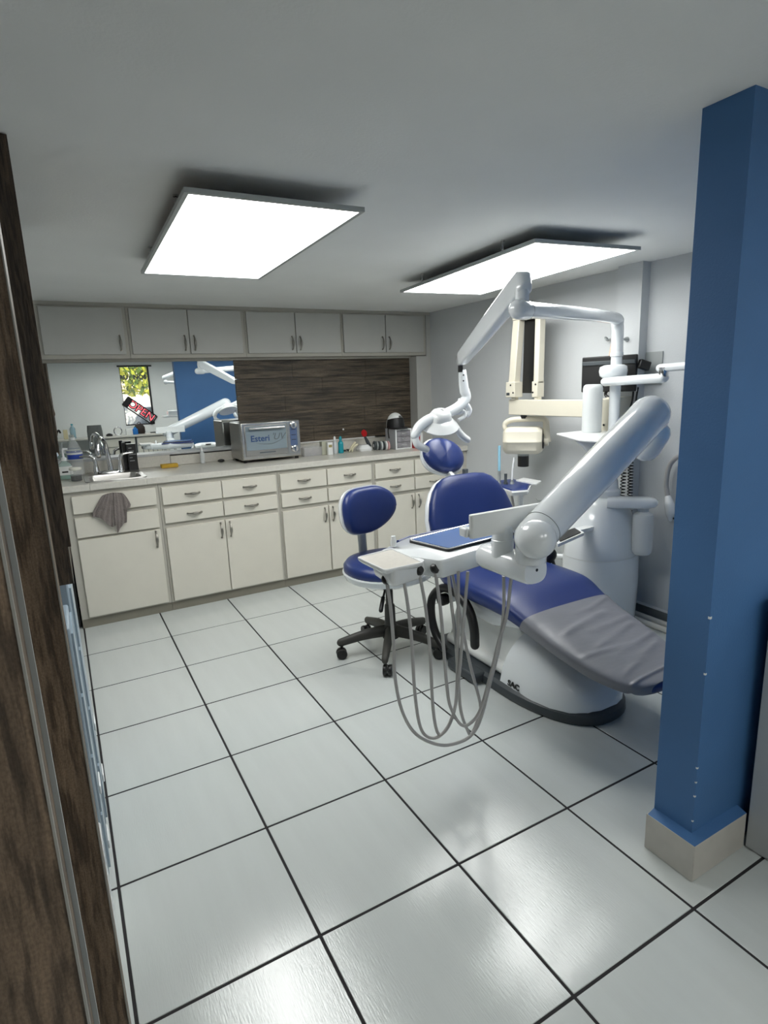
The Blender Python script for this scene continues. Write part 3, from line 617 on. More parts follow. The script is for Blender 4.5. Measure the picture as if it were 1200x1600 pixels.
# lift column and seat pan
b = MB(); b.loft([rrect(CX - .16, CX + .16, 1.80, 2.44, .056, .04), rrect(CX - .15, CX + .15, 1.84, 2.42, .20, .05), rrect(CX - .13, CX + .13, 1.90, 2.38, .34, .05)]); b.build('lift_housing', m_whitem, ch)
b = MB(); b.box(CX - .20, CX + .20, 1.78, 2.40, .06, .11); b.build('lower_cover', m_whitem, ch, bevel=.02, seg=3)
sec = []
for y, z, hw, t in ((1.80, .372, .15, .02), (1.86, .360, .20, .05), (2.0, .345, .225, .075), (2.2, .345, .225, .08), (2.36, .37, .20, .06), (2.40, .38, .16, .03)):
    sec.append(sell((CX, y, z), (1, 0, 0), (0, 0, 1), hw, t, 3.2))
MB().loft(sec).build('seat_shell', m_gloss, ch)
def cushion(stations, name, mat, e=3.4, n=40, off=0, rng=None, wr=0):
    # stations: (y, ztop, halfwidth, thickness)
    pts = [Vector((s[0], s[1], s[2])) for s in stations]; tt = [s[3] for s in stations]
    pts, tt = catmull(pts, tt, 14 if wr else 5); secs = []
    for i, p in enumerate(pts):
        q0 = pts[max(i - 1, 0)]; q1 = pts[min(i + 1, len(pts) - 1)]
        d = Vector((0, q1.x - q0.x, q1.y - q0.y)).normalized(); nn = Vector((0, -d.z, d.y)); nn = nn if nn.z > 0 else -nn
        if rng and not (rng[0] <= p.x <= rng[1]): continue
        ring = sell(Vector((CX, p.x, p.y)) - nn * tt[i] / 2, (1, 0, 0), nn, max(p.z, .01) + off, tt[i] / 2 + off, e, n)
        if wr:
            for q in ring:
                lx = q.x - CX; w_ = 0
                for (a_, b_, yy, sl, s1, amp) in ((-.16, .10, 1.62, .16, .012, 1.0), (-.02, .20, 1.56, .10, .010, .8), (-.10, .16, 1.50, .22, .011, .9), (-.2, .0, 1.44, -.1, .009, .6), (.0, .2, 1.42, .2, .009, .8), (-.12, .14, 1.36, .3, .010, .8), (-.2, .2, 1.28, .05, .007, .9), (.05, .2, 1.66, .25, .008, .7)):
                    if a_ - .04 < lx < b_ + .04: w_ += amp * math.exp(-((p.x - yy - sl * lx) / s1) ** 2) * min(1, (lx - a_ + .04) / .05, (b_ + .04 - lx) / .05)
                q += nn * wr * w_
        secs.append(ring)
    return MB().loft(secs).build(name, mat, ch, ang=70)
ST = [(2.42, .515, .20, .06), (2.39, .52, .245, .10), (2.30, .515, .275, .12), (2.15, .505, .288, .12), (2.0, .505, .29, .12), (1.87, .495, .285, .115), (1.76, .455, .265, .10), (1.66, .415, .25, .085), (1.52, .375, .24, .075), (1.40, .345, .22, .07), (1.30, .322, .18, .062), (1.25, .312, .13, .055), (1.225, .306, .07, .04)]
cushion(ST, 'seat_cushion', m_navy)
cushion(ST, 'foot_cover', m_greycov, n=72, off=.005, rng=(1.232, 1.735), wr=.007)
# backrest
bd = Vector((0, .17, .435)).normalized(); bn = Vector((0, -bd.z, bd.y))
def backsec(list_, off, shift, e=3.0):
    out = []
    for t, hw, th, bow in list_:
        c = Vector((CX - .01, 2.335, .50)) + bd * t + bn * (bow + shift); out.append(sell(c, (1, 0, 0), bn, hw + off, th + off, e, 40))
    return out
BK = [(0, .19, .02, 0), (.015, .225, .04, 0), (.06, .25, .05, 0), (.15, .272, .052, .002), (.25, .268, .05, .004), (.33, .245, .047, .006), (.39, .212, .044, .006), (.43, .175, .040, .006), (.452, .135, .030, .005), (.462, .08, .015, .004)]
MB().loft(backsec(BK, 0, .012)).build('backrest', m_navy, ch, ang=70)
MB().loft(backsec([(t, hw, .03, b_) for t, hw, th, b_ in BK], .005, -.024, 2.8)).build('backrest_shell', m_gloss, ch, ang=70)
# headrest
hc = Vector((CX - .005, 2.672, 1.02)); hn = Vector((0, -.86, .51)).normalized(); hu = Vector((0, .51, .86)).normalized()
tilt = math.radians(-14); hx = Vector((1, 0, 0)) * math.cos(tilt) + hu * math.sin(tilt); hv = hn.cross(hx); hv = hv if hv.z > 0 else -hv
rings = []
for k in range(15):
    s = -1 + 2 * k / 14; w = math.sqrt(max(0.0025, 1 - abs(s) ** 2.4))
    ring = []
    for j in range(32):
        a = 2 * math.pi * j / 32
        p = hc + hx * .128 * math.cos(a) * w + hv * .105 * math.sin(a) * w + hn * (.05 * s)
        g = p - hc; lx = g.dot(hx)
        if s > .3: p = p - hn * .012 * math.exp(-(lx / .018) ** 2)
        ring.append(p)
    rings.append(ring)
MB().loft(rings).build('headrest', m_navy, ch, ang=70)
MB().loft([sell(hc - hn * d, hx, hv, .128 * s, .106 * s, 2.3, 32) for d, s in ((.012, 1.03), (.03, 1.04), (.05, .95), (.062, .75))]).build('headrest_shell', m_gloss, ch)
b = MB(); b.bar(hc - hn * .055, Vector((CX, 2.55, .86)), .05, .02, (1, 0, 0)); b.lathe([(.02, -.045), (.02, .045)], hc - hn * .06 - hv * .045, 14, (1, 0, 0)); b.build('headrest_bracket', m_whitem, ch, bevel=.003)
b = MB().box(CX + .05, CX + .075, 2.55, 2.575, .88, .95); b.build('release_lever', m_dkgrey, ch, bevel=.003)
# arms
AX = 1.585
pts = [at(u, v, x=AX) for u, v in ((693, 1012), (681, 990), (674, 962), (675, 935), (688, 920), (704, 921), (722, 935), (735, 958), (741, 985), (742, 1008))]
MB().tube(pts, .022, 14, smooth=5, dome=True).build('left_armrest', m_black, ch)
b = MB(); p = at(690, 937, x=AX); b.lathe([(.03, -.012), (.032, 0), (.03, .03)], p, 18, (1, 0, 0)); b.build('armrest_pivot', m_black, ch)
MB().tube([p + Vector((.03, 0, 0)), p + Vector((.10, 0, .0)), (1.72, 2.25, .36)], .026, 14, smooth=4).build('armrest_bracket', m_gloss, ch)
b = MB(); b.box(AX - .03, 1.63, 2.02, 2.24, .008, .058); b.build('side_rail', m_dkgrey, ch, bevel=.012)
RX = 2.16
MB().tube([at(864, 888, x=RX), at(860, 876, x=RX), at(862, 866, x=RX), at(854, 857, x=RX), at(842, 848, x=RX)], [.018, .019, .024, .024, .020], 14, smooth=5, flat=1.2, dome=True).build('right_armrest', m_black, ch)
MB().tube([at(863, 884, x=RX), (2.05, 2.20, .42)], .022, 12).build('armrest_bracket', m_gloss, ch)

# ------------------------------------------------------------------ operator stool
SCX, SCY = 1.42, 2.57
stl = thing('operator_stool', 'navy vinyl dentist stool on black five star base with casters', 'stool', (SCX, SCY, 0))
for k in range(5):
    a = math.radians(234 + 72 * k); d = Vector((math.cos(a), math.sin(a), 0)); o = Vector((SCX, SCY, 0)); s = Vector((-d.y, d.x, 0))
    leg = MB().tube([o + d * .03 + Vector((0, 0, .125)), o + d * .15 + Vector((0, 0, .112)), o + d * .272 + Vector((0, 0, .085))], [.034, .028, .022], 12, smooth=3, flat=.8, dome=True).build('leg', m_stoolblk, stl)
    cw = MB(); wc = o + d * .272 + s * .012 + Vector((0, 0, .0285))
    for q in (-1, 1):
        cw.lathe([(.012, -.010), (.026, -.010), (.0285, -.006), (.0285, .006), (.026, .010), (.012, .010)], wc + d.cross(Vector((0, 0, 1))) * .013 * q, 18, d.cross(Vector((0, 0, 1))))
    cw.lathe([(.008, 0), (.008, .03)], o + d * .268 + Vector((0, 0, .045)), 10)
    cw.build('caster', m_black, leg)
MB().lathe([(.045, .085), (.042, .15), (.030, .16), (.028, .26), (.026, .27), (.020, .275), (.020, .42)], (SCX, SCY, 0), 20).build('gas_column', m_stoolblk, stl)
b = MB(); b.tube([(SCX - .02, SCY - .02, .405), (SCX - .08, SCY - .10, .395), (SCX - .115, SCY - .135, .355)], .006, 8); b.tube([(SCX - .105, SCY - .125, .368), (SCX - .142, SCY - .165, .322)], .011, 10, dome=True); b.build('height_lever', m_black, stl)
b = MB(); b.box(SCX - .09, SCX + .09, SCY - .07, SCY + .14, .405, .43); b.build('mechanism', m_black, stl, bevel=.01)
b = MB()
b.loft([sell((SCX, SCY, z), (1, 0, 0), (0, 1, 0), r, r * .97, 2.15, 36) for z, r in ((.408, .12), (.414, .18), (.438, .228), (.468, .240), (.474, .238))]); b.build('seat_shell', m_gloss, stl)
b = MB(); b.loft([sell((SCX, SCY, z), (1, 0, 0), (0, 1, 0), r, r * .97, 2.15, 36) for z, r in ((.470, .226), (.478, .233), (.503, .233), (.524, .216), (.534, .18), (.536, .10), (.534, .02))]); b.build('seat', m_navy, stl, ang=70)
BC = Vector((1.376, 2.72, .768)); fn = Vector((.20, -.97, .10)).normalized(); fx = Vector((0, 0, 1)).cross(fn).normalized() * -1; fx = fx if fx.x > 0 else -fx; fu = fn.cross(fx); fu = fu if fu.z > 0 else -fu
def back_ring(s, d, bow):
    out = []
    for k in range(44):
        t = 2 * math.pi * k / 44; ct, st = math.cos(t), math.sin(t)
        x = .178 * math.copysign(abs(ct) ** .72, ct); y = .122 * math.copysign(abs(st) ** .78, st)
        if x > 0: y = y * (1 - .22 * (x / .178) ** 2) + (.022 if y < 0 else 0) * (x / .178)
        y += .006 * math.exp(-((x + .01) / .07) ** 2) * (-1 if y > 0 else 0) + (.008 if y > 0 else 0)
        out.append(BC + fx * x * s + fu * y * s + fn * (d + bow * (x * s) ** 2))
    return out
MB().loft([back_ring(s, d, .9) for s, d in ((.93, -.008), (.985, .002), (1, .018), (.98, .032), (.92, .044), (.80, .050), (.45, .054), (.05, .055))]).build('backrest', m_navy, stl, ang=70)
MB().loft([back_ring(s, d, .9) for s, d in ((.4, -.055), (.8, -.048), (.98, -.030), (1.035, -.008), (1.04, .006))]).build('backrest_shell', m_gloss, stl, ang=70)
MB().tube([(SCX - .03, SCY + .11, .42), (SCX - .055, SCY + .21, .43), (1.377, 2.772, .50), (1.368, 2.775, .78)], [.018, .018, .017, .017], 12, smooth=4, flat=1.4).build('back_post', m_alu, stl)
MB().box(1.345, 1.40, 2.745, 2.775, .875, .885).build('top_clip', m_black, stl)

# ------------------------------------------------------------------ delivery unit (arm, tray table, hoses)
du = thing('delivery_unit', 'white dental delivery table with diagonal gloss arm and hanging grey hoses', 'dental unit', (1.2, 1.45, .80))
ZT = .848
def pz(lst, z): return [at(u, v, z=z) for u, v in lst]
def inset(poly, f):
    c = sum(poly, Vector()) / len(poly); return [c + (p - c) * f for p in poly]
def rpoly(poly, r, n=5):
    out = []
    for i, p in enumerate(poly):
        a = poly[i - 1]; c = poly[(i + 1) % len(poly)]; d0 = (a - p).normalized() * r; d1 = (c - p).normalized() * r
        for k in range(n + 1):
            t = k / n; out.append((p + d0) * (1 - t) ** 2 + p * 2 * t * (1 - t) + (p + d1) * t * t)
    return out
def low(poly, dz): return [p + Vector((0, 0, dz)) for p in poly]
body = rpoly(pz(((592, 861), (640, 837), (738, 821), (806, 838), (772, 851), (689, 876)), ZT), .022)
MB().loft([low(inset(body, .94), -.066), low(inset(body, .985), -.060), low(inset(body, 1.0), -.03), low(inset(body, 1.0), -.010), low(inset(body, .99), -.002), low(inset(body, .97), 0)]).build('table_body', m_gloss, du, ang=50)
mat = rpoly(pz(((638, 846), (733, 822), (806, 834), (700, 861)), ZT + .004), .012)
MB().loft([low(mat, -.004), low(mat, .004), low(inset(mat, .985), .006)]).build('instrument_tray', m_black, du)
MB().loft([low(inset(mat, .93), .0055), low(inset(mat, .93), .0075)]).build('tray_mat', m_matblue, du)
MB().tube([low(inset(mat, .985), .007)[k] for k in range(len(mat))] + [low(inset(mat, .985), .007)[0]], .0025, 6).build('tray_rim', m_chrome, du)
gp = pz(((600, 850), (640, 839), (700, 829)), ZT + .002)
MB().tube(pz(((622, 847), (640, 840), (690, 830), (736, 822)), ZT - .004), .008, 8).build('handpiece_rail', m_navy, du)
# small side tray
st_ = rpoly(pz(((557, 872), (612, 858), (663, 880), (601, 893)), ZT), .012)
MB().loft([low(inset(st_, .85), -.016), low(inset(st_, .97), -.008), low(st_, 0), low(inset(st_, .985), .004), low(inset(st_, .93), .004), low(inset(st_, .91), .001)]).build('side_tray', m_white, du)
MB().loft([low(inset(st_, .905), .0005), low(inset(st_, .905), .002)]).build('tray_pad', m_traygrey, du)
hb_ = rpoly(pz(((580, 884), (625, 868), (668, 888), (612, 906)), ZT - .03), .03)
MB().loft([low(inset(hb_, .75), -.036), low(inset(hb_, .95), -.026), low(inset(hb_, 1.03), -.004), low(inset(hb_, .98), .026)]).build('holder_body', m_white, du, ang=50)
outl = [(604, 907), (630, 901), (655, 893), (680, 890)]
for k, (u, v) in enumerate(outl):
    p = at(u, v - 2, y=(1.572, 1.557, 1.54, 1.53)[k])
    MB().lathe([(.016, -.008), (.018, 0), (.012, .010)], p, 14, (.25, -.8, .5)).build('hose_holder', m_black, du)
p0 = at(660, 886, z=.80); p1 = at(692, 897, z=.79)
MB().bar(p0, p1, .02, .012).build('holder_bar', m_black, du, bevel=.003)
HP = [[(604, 907), (610, 947), (615, 1007), (617, 1057), (628, 1110), (650, 1147), (687, 1164), (717, 1160), (738, 1147), (752, 1120), (765, 1070), (780, 1010), (787, 950), (787, 900)],
      [(630, 902), (637, 945), (643, 1000), (648, 1080), (655, 1130), (666, 1150), (683, 1152), (700, 1135), (712, 1100), (718, 1050), (722, 1000), (727, 940), (731, 893)],
      [(655, 895), (665, 950), (672, 1020), (676, 1100), (682, 1140), (690, 1147), (703, 1130), (713, 1090), (715, 1000), (716, 940), (716, 893)],
      [(680, 893), (688, 950), (693, 1010), (698, 1070), (704, 1105), (720, 1132), (735, 1130), (750, 1110), (765, 1060), (780, 1000), (792, 960), (799, 900)],
      [(700, 893), (706, 950), (712, 1000), (716, 1060), (720, 1110), (730, 1140), (737, 1147), (748, 1118), (750, 1098), (735, 1040), (722, 980), (713, 930), (706, 893)]]
yo = [(1.575, 1.44), (1.56, 1.50), (1.543, 1.52), (1.533, 1.43), (1.54, 1.56)]
for pl, (ya, yb) in zip(HP, yo):
    q = [at(u, v, y=ya + (yb - ya) * k / (len(pl) - 1)) for k, (u, v) in enumerate(pl)]
    MB().tube(q, .0058, 10, smooth=5).build('hose', m_hose, du)
# carrier block, post, panel, arm
bA = Vector((1.205, 1.50, .842)); bB = Vector((1.222, 1.275, .836))
rings = []
for t, s in ((0, .6), (.03, .9), (.12, 1), (.5, 1), (.9, 1), (.97, .97), (1.0, .90)):
    rings.append(sell(bA.lerp(bB, t), (1, 0, 0), (0, 0, 1), .05 * s, .043 * s, 2.6, 28))
MB().loft(rings).build('carrier_block', m_gloss, du, ang=50)
MB().lathe([(.005, 0), (.005, .003)], bB + Vector((.004, .002, .004)), 12, (0, -1, 0)).build('screw', m_black, du)
MB().lathe([(.036, .86), (.036, .915), (.034, .917), (.034, .96), (.030, .965)], (1.20, 1.405, 0), 24).build('post', m_gloss, du)
MB().loft([rrect(1.055, 1.40, 1.375, 1.395, z, .008) for z in (.944, 1.018)]).build('side_panel', m_whitem, du, bevel=.002)
MB().box(1.045, 1.075, 1.392, 1.43, .945, .975).build('panel_clip', m_gloss, du, bevel=.006)
A0 = Vector((1.207, 1.272, .947)); A1 = Vector((1.93, 1.435, 1.268))
MB().tube([A0, A0.lerp(A1, .5), A1], [.058, .066, .072], 28, dome=True).build('arm', m_gloss, du, ang=50)
ad = (A1 - A0).normalized(); sd = ad.cross(Vector((0, 0, 1))).normalized()
MB().sphere(A0 + sd * .012 - ad * .004, .0605, 32, 20).build('arm_joint_cover', m_gloss, du)
MB().tube([A0 + ad * .05 + (sd * math.cos(a) + ad.cross(sd) * math.sin(a)) * .0600 for a in [2 * math.pi * k / 32 for k in range(33)]], .0012, 6).build('joint_seam', m_alu, du)
MB().lathe([(.047, .862), (.047, .90), (.045, .93)], (1.222, 1.30, 0), 24).build('arm_neck', m_gloss, du)
k0 = at(1010, 700, y=1.53)
MB().tube([k0 + Vector((-.01, -.05, .06)), k0], [.050, .054], 24, dome=True).build('arm_knuckle', m_gloss, du)
MB().tube([k0, k0.lerp(Vector((2.66, 2.225, 1.0)), .3) + Vector((0, 0, .0)), Vector((2.66, 2.225, .99))], .032, 18).build('support_arm', m_gloss, du)
# dropper and clip lying at the table's edge
q = at(615, 853, z=ZT + .004)
dz_ = thing('small_vial', 'tiny white vial standing at the back edge of the delivery table', 'vial', q)
MB().lathe([(.010, 0), (.011, .004), (.011, .022), (.008, .028), (.008, .038)], q + Vector((0, 0, -.002)), 14).build('vial', m_white, dz_)

# ------------------------------------------------------------------ water unit with pole
UX, UY = 2.66, 2.25
wu = thing('water_unit', 'tall bulging white cuspidor column with pole, shelf and bottle arm', 'dental unit', (UX, UY, 0))
MB().loft([sell((UX, UY, z), (1, 0, 0), (0, 1, 0), rx, ry, 2.3, 36) for z, rx, ry in ((.001, .205, .17), (.03, .215, .18), (.25, .225, .185), (.42, .222, .182), (.54, .205, .17), (.64, .175, .15), (.71, .135, .125), (.745, .105, .105), (.755, .09, .09))]).build('column', m_gloss, wu, ang=50)
MB().loft([sell((UX, UY, z), (1, 0, 0), (0, 1, 0), rx, ry, 2.3, 36) for z, rx, ry in ((.42, .224, .184), (.424, .2245, .1845))], cap=False).build('seam', m_whitem, wu)
MB().lathe([(.088, .755), (.093, .765), (.093, .79), (.080, .80), (.075, .845), (.06, .87), (.045, .875)], (UX, UY, 0), 28).build('neck', m_gloss, wu)
PXX, PYY = 2.675, 2.212
MB().lathe([(.029, .86), (.029, 1.52)], (PXX, PYY, 0), 20).build('pole', m_gloss, wu)
EL = Vector((1.585, 1.752, 1.672))
PT = Vector((PXX, PYY, 1.712))
dd = (EL - PT); dd.z = 0; dd.normalize()
# shelf with bracket
sh_ = rpoly([at(u, v, z=1.118) for u, v in ((869, 677), (926, 671), (985, 677), (985, 684), (952, 690), (905, 687))], .012)
MB().loft([low(sh_, -.010), low(sh_, 0)]).build('shelf', m_white, wu, bevel=.003)
b = MB(); sa = at(905, 688, z=1.106); sb = at(935, 688, z=1.106)
b.loft([sell(sa.lerp(sb, .5), (.7, -.7, 0), (.7, .7, 0), .07, .03, 4, 20), sell(sa.lerp(sb, .62) + Vector((0, 0, -.03)), (.7, -.7, 0), (.7, .7, 0), .045, .025, 4, 20), sell(sa.lerp(sb, .7) + Vector((0, 0, -.065)), (.7, -.7, 0), (.7, .7, 0), .022, .02, 4, 20)]); b.build('shelf_bracket', m_white, wu)
# bottle arm and bottle
bq = Vector((2.755, 2.035, .735))
MB().loft([sell(Vector((2.60, 2.17, .735)).lerp(bq, t), (.76, .65, 0), (0, 0, 1), .055 * s, .032 * s, 3, 28) for t, s in ((0, .9), (.15, 1), (.8, 1), (1.05, .98), (1.2, .8), (1.27, .4))]).build('bottle_arm', m_gloss, wu, ang=60)
bl = MB().lathe([(.03, .705), (.027, .695), (.027, .685), (.05, .67), (.054, .655), (.054, .475), (.050, .455), (.040, .443), (.03, .447)], (bq.x - .012, bq.y + .008, 0), 26).build('water_bottle', m_frost, wu)
# instrument arm collar
cl_ = Vector((PXX, PYY, 1.44))
# ------------------------------------------------------------------ monitor arm on the pole
ma = thing('monitor_support', 'white jointed swing arm clamped on the pole above the shelf', 'arm', (PXX, PYY, 1.38))
b = MB(); c0 = cl_ + Vector((0, 0, .0))
for dz, s in ((-.045, .9), (-.03, 1), (.005, 1), (.022, .85)): pass
MB().loft([[c0 + Vector((0, 0, dz)) + p for p in [Vector((math.cos(a) * (.060 + .028 * max(0, math.cos(a - 2.3))) * s, math.sin(a) * (.060 + .028 * max(0, math.cos(a - 2.3))) * s, 0)) for a in [2 * math.pi * k / 30 for k in range(30)]]] for dz, s in ((-.035, .75), (-.02, .95), (.005, 1.0), (.026, .95), (.036, .7))]).build('clamp', m_gloss, ma, ang=60)
j0 = at(952, 592, y=2.19); j1 = at(1038, 590, y=1.88)
j0 = Vector((2.625, 2.235, 1.388)); j1 = Vector((2.62, 1.885, 1.398))
MB().tube([j0, j1], .024, 20, dome=True, flat=1.2).build('lower_arm', m_gloss, ma)
MB().lathe([(.026, 0), (.022, .012), (.022, .035), (.026, .045)], j1 + Vector((0, 0, .005)), 18).build('joint', m_chrome, ma)
j2 = j1 + Vector((0, 0, .048)); MB().tube([j2 + Vector((0, .02, 0)), j2 + Vector((.02, -.40, .01))], .020, 18, dome=True).build('upper_arm', m_gloss, ma)

# ------------------------------------------------------------------ operating light
ol = thing('operating_light', 'white operating light on a long bent arm over the dental chair', 'dental light', EL)
rr = []
Q = [Vector((PXX, PYY, 1.52)), Vector((PXX, PYY, 1.63)), PT + Vector((0, 0, -.03)) + dd * .012, PT + dd * .06, EL.lerp(PT, .5) + Vector((0, 0, .006)), EL + Vector((0, 0, .0))]
Q, _ = catmull(Q, [1] * len(Q), 7)
MB().tube(Q, .031, 20).build('horizontal_arm', m_gloss, ol, ang=60)
MB().lathe([(.030, -.012), (.034, -.01), (.034, .01), (.030, .012)], (PXX, PYY, 1.53), 20).build('collar', m_gloss, ol)
MB().tube([EL + dd * .03, EL - dd * .03], .037, 20, dome=True).build('elbow_knob', m_gloss, ol)
MB().lathe([(.027, .0), (.027, .055), (.02, .06), (.02, .075)], EL + Vector((0, 0, .02)), 18).build('elbow_post', m_gloss, ol)
L0 = Vector((1.592, 1.762, 1.765)); L1 = Vector((1.815, 2.46, 1.515))
ld = (L1 - L0).normalized(); lu = Vector((0, 0, 1)); lu = (lu - ld * lu.dot(ld)).normalized(); ls = ld.cross(lu)
MB().loft([sell(L0.lerp(L1, t), lu, ls, h * s, w * s, 5.5, 36) for t, h, w, s in ((-.055, .04, .03, .35), (-.045, .04, .03, .75), (-.02, .042, .03, 1), (.1, .044, .03, 1), (.5, .042, .028, 1), (.92, .034, .026, 1), (.98, .03, .024, .85), (1.0, .028, .022, .4))]).build('spring_arm', m_gloss, ol, ang=60)
b = MB(); b.lathe([(.012, 0), (.016, .03), (.012, .045)], EL + Vector((0, 0, .075)), 14); b.lathe([(.013, 0), (.013, .05)], L1 + Vector((.004, -.004, -.05)), 14); b.build('pivot', m_black, ol)
YL = 2.46
def lp(u, v, dy=0): return at(u, v, y=YL + dy)
MB().tube([lp(722, 578), lp(724, 600), lp(726, 614)], [.020, .025, .025], 16).build('drop_tube', m_gloss, ol)
for v in (586, 595): MB().lathe([(.004, 0), (.004, .003)], lp(724, v, -.024), 10, (-.4, -.9, 0)).build('screw', m_black, ol)
MB().tube([lp(726, 610), lp(728, 622), lp(718, 634), lp(702, 644), lp(682, 651), lp(666, 658), lp(654, 668), lp(648, 680)], [.025, .026, .026, .027, .027, .027, .025, .022], 18, smooth=5, dome=True).build('yoke', m_gloss, ol, ang=60)
MB().tube([lp(653, 676), lp(649, 684), lp(652, 694), lp(658, 698), lp(666, 702)], [.015, .018, .020, .020, .018], 14, smooth=4, dome=True).build('handle', m_white, ol)
MB().tube([lp(711, 664), lp(717, 675), lp(724, 683), lp(730, 687)], [.015, .018, .020, .019], 14, smooth=4, dome=True).build('handle', m_white, ol)
MB().tube([lp(718, 626, .03), lp(728, 632, .03), lp(733, 641, .03), lp(731, 648, .03)], [.012, .016, .016, .014], 14, smooth=4, dome=True).build('yoke_tail', m_gloss, ol)
MB().tube([lp(705, 645, .02), lp(716, 645, .02), lp(724, 643, .02), lp(725, 651, .02), lp(716, 657, .02)], [.014, .012, .012, .012, .010], 12, smooth=4).build('swivel_fork', m_white, ol)
MB().sphere(lp(711, 637, 0), .02, 16, 10).build('swivel_ball', m_white, ol)
# reflector head: shallow bowl pointing down
hc2 = lp(687, 656, .0); hnrm = Vector((-.10, -.48, .87)).normalized(); hax = Vector((1, .15, .0)); hax = (hax - hnrm * hax.dot(hnrm)).normalized(); hay = hnrm.cross(hax)
MB().loft([sell(hc2 + hnrm * d, hax, hay, a, c, 2.1, 36) for d, a, c in ((-.030, .094, .086), (-.034, .103, .094), (-.028, .105, .096), (-.008, .082, .074), (.016, .054, .046))]).build('reflector', m_white, ol, ang=60)
MB().loft([sell(hc2 + hnrm * d, hax, hay, a, c, 2.6, 28) for d, a, c in ((.010, .060, .050), (.030, .055, .045), (.046, .044, .038), (.054, .02, .016))]).build('housing', m_white, ol, ang=60)
b = MB(); cc_ = [hc2 + hax * .049 * math.cos(a) + hay * .038 * math.sin(a) + hnrm * .028 for a in [2 * math.pi * k / 24 for k in range(25)]]; b.tube(cc_, .0015, 6); b.build('seam', m_dkgrey, ol)
MB().tube([hc2 + hnrm * .05, lp(705, 645, .02)], .013, 12).build('head_link', m_white, ol)
MB().tube([hc2 - hax * .075 + hnrm * .0, lp(656, 668)], .008, 10).build('head_link', m_white, ol)

# ------------------------------------------------------------------ cup dispenser on the shelf
cd = at(924, 675, z=1.119)
ct = thing('cup_dispenser', 'tall frosted cup tube standing on the white shelf', 'dispenser', cd)
MB().lathe([(.050, .0), (.052, .006), (.052, .235), (.048, .25), (.038, .258)], cd, 26).build('tube', m_frost, ct)
for k in range(7): MB().lathe([(.036, .012 + k * .03), (.042, .034 + k * .03), (.043, .036 + k * .03)], cd, 20).build('paper_cup', m_whitem, ct)
# ------------------------------------------------------------------ x-ray unit on the right wall
XX = 2.72
xr = thing('xray_unit', 'beige wall mounted dental x-ray arm with tube head and black cone', 'x-ray machine', at(945, 650, x=XR))
def xp(u, v, dx=0): return at(u, v, x=XX + dx)
hp0, hp1 = xp(799, 645), xp(950, 645)
zc = 1.238
b = MB(); b.bar(Vector((XX, hp0.y, zc)), Vector((XX, 2.30, zc)), .05, .10); b.build('horizontal_arm', m_beige, xr, bevel=.004)
yA, yB = at(806, 610, x=XX).y, at(843, 610, x=XX).y
b = MB(); b.box(XX - .05, XX + .02, yA - .045, yA + .045, 1.305, 1.405); b.build('hinge_block', m_beige, xr, bevel=.004)
b = MB(); b.box(XX - .02, XX + .04, yB + .0, yB + .05, 1.305, 1.405); b.build('hinge_block', m_beige, xr, bevel=.004)
b = MB(); b.box(XX - .051, XX - .0502, yA + .005, yA + .036, 1.318, 1.336); b.build('badge', m_dkgrey, xr)
for (y, z) in ((yA - .005, 1.385), (yA - .03, 1.335)): MB().lathe([(.006, 0), (.006, .003)], (XX - .05, y, z), 10, (-1, 0, 0)).build('screw', m_black, xr)
for (y, z) in ((yB + .015, 1.385), (yB + .038, 1.335)): MB().lathe([(.006, 0), (.006, .003)], (XX - .02, y, z), 10, (-1, 0, 0)).build('screw', m_black, xr)
MB().bar(Vector((XX - .012, yA + .004, 1.39)), Vector((XX, yA - .022, 1.80)), .062, .05, (1, 0, 0)).build('scissor_arm', m_beige, xr, bevel=.005)
MB().bar(Vector((XX + .012, yB + .022, 1.39)), Vector((XX + .018, yB + .022, 1.80)), .044, .05, (1, 0, 0)).build('scissor_arm', m_beige, xr, bevel=.005)
MB().bar(Vector((XX + .035, (yA + yB) / 2 + .02, 1.33)), Vector((XX + .04, (yA + yB) / 2 + .012, 1.795)), .10, .03, (1, 0, 0)).build('spring_channel', m_black, xr)
MB().box(XX - .03, XX + .06, yB + .002, yA + .01, 1.795, 1.825).build('elbow_cap', m_beige, xr, bevel=.006)
MB().lathe([(.024, 1.286), (.024, 1.31)], (XX - .01, yA, 0), 16).build('pivot', m_beige, xr); MB().lathe([(.024, 1.286), (.024, 1.31)], (XX + .01, yB + .025, 0), 16).build('pivot', m_beige, xr)
b = MB(); b.box(XX + .03, XR - .001, 2.27, 2.34, 1.06, 1.30); b.lathe([(.05, 1.05), (.05, 1.295)], (XX + .02, 2.305, 0), 20); b.build('wall_bracket', m_beige, xr, bevel=.004)
for v in (658, 667): pass
MB().lathe([(.006, 0), (.006, .003)], (XX - .031, 2.29, 1.15), 10, (-1, 0, 0)).build('screw', m_black, xr)
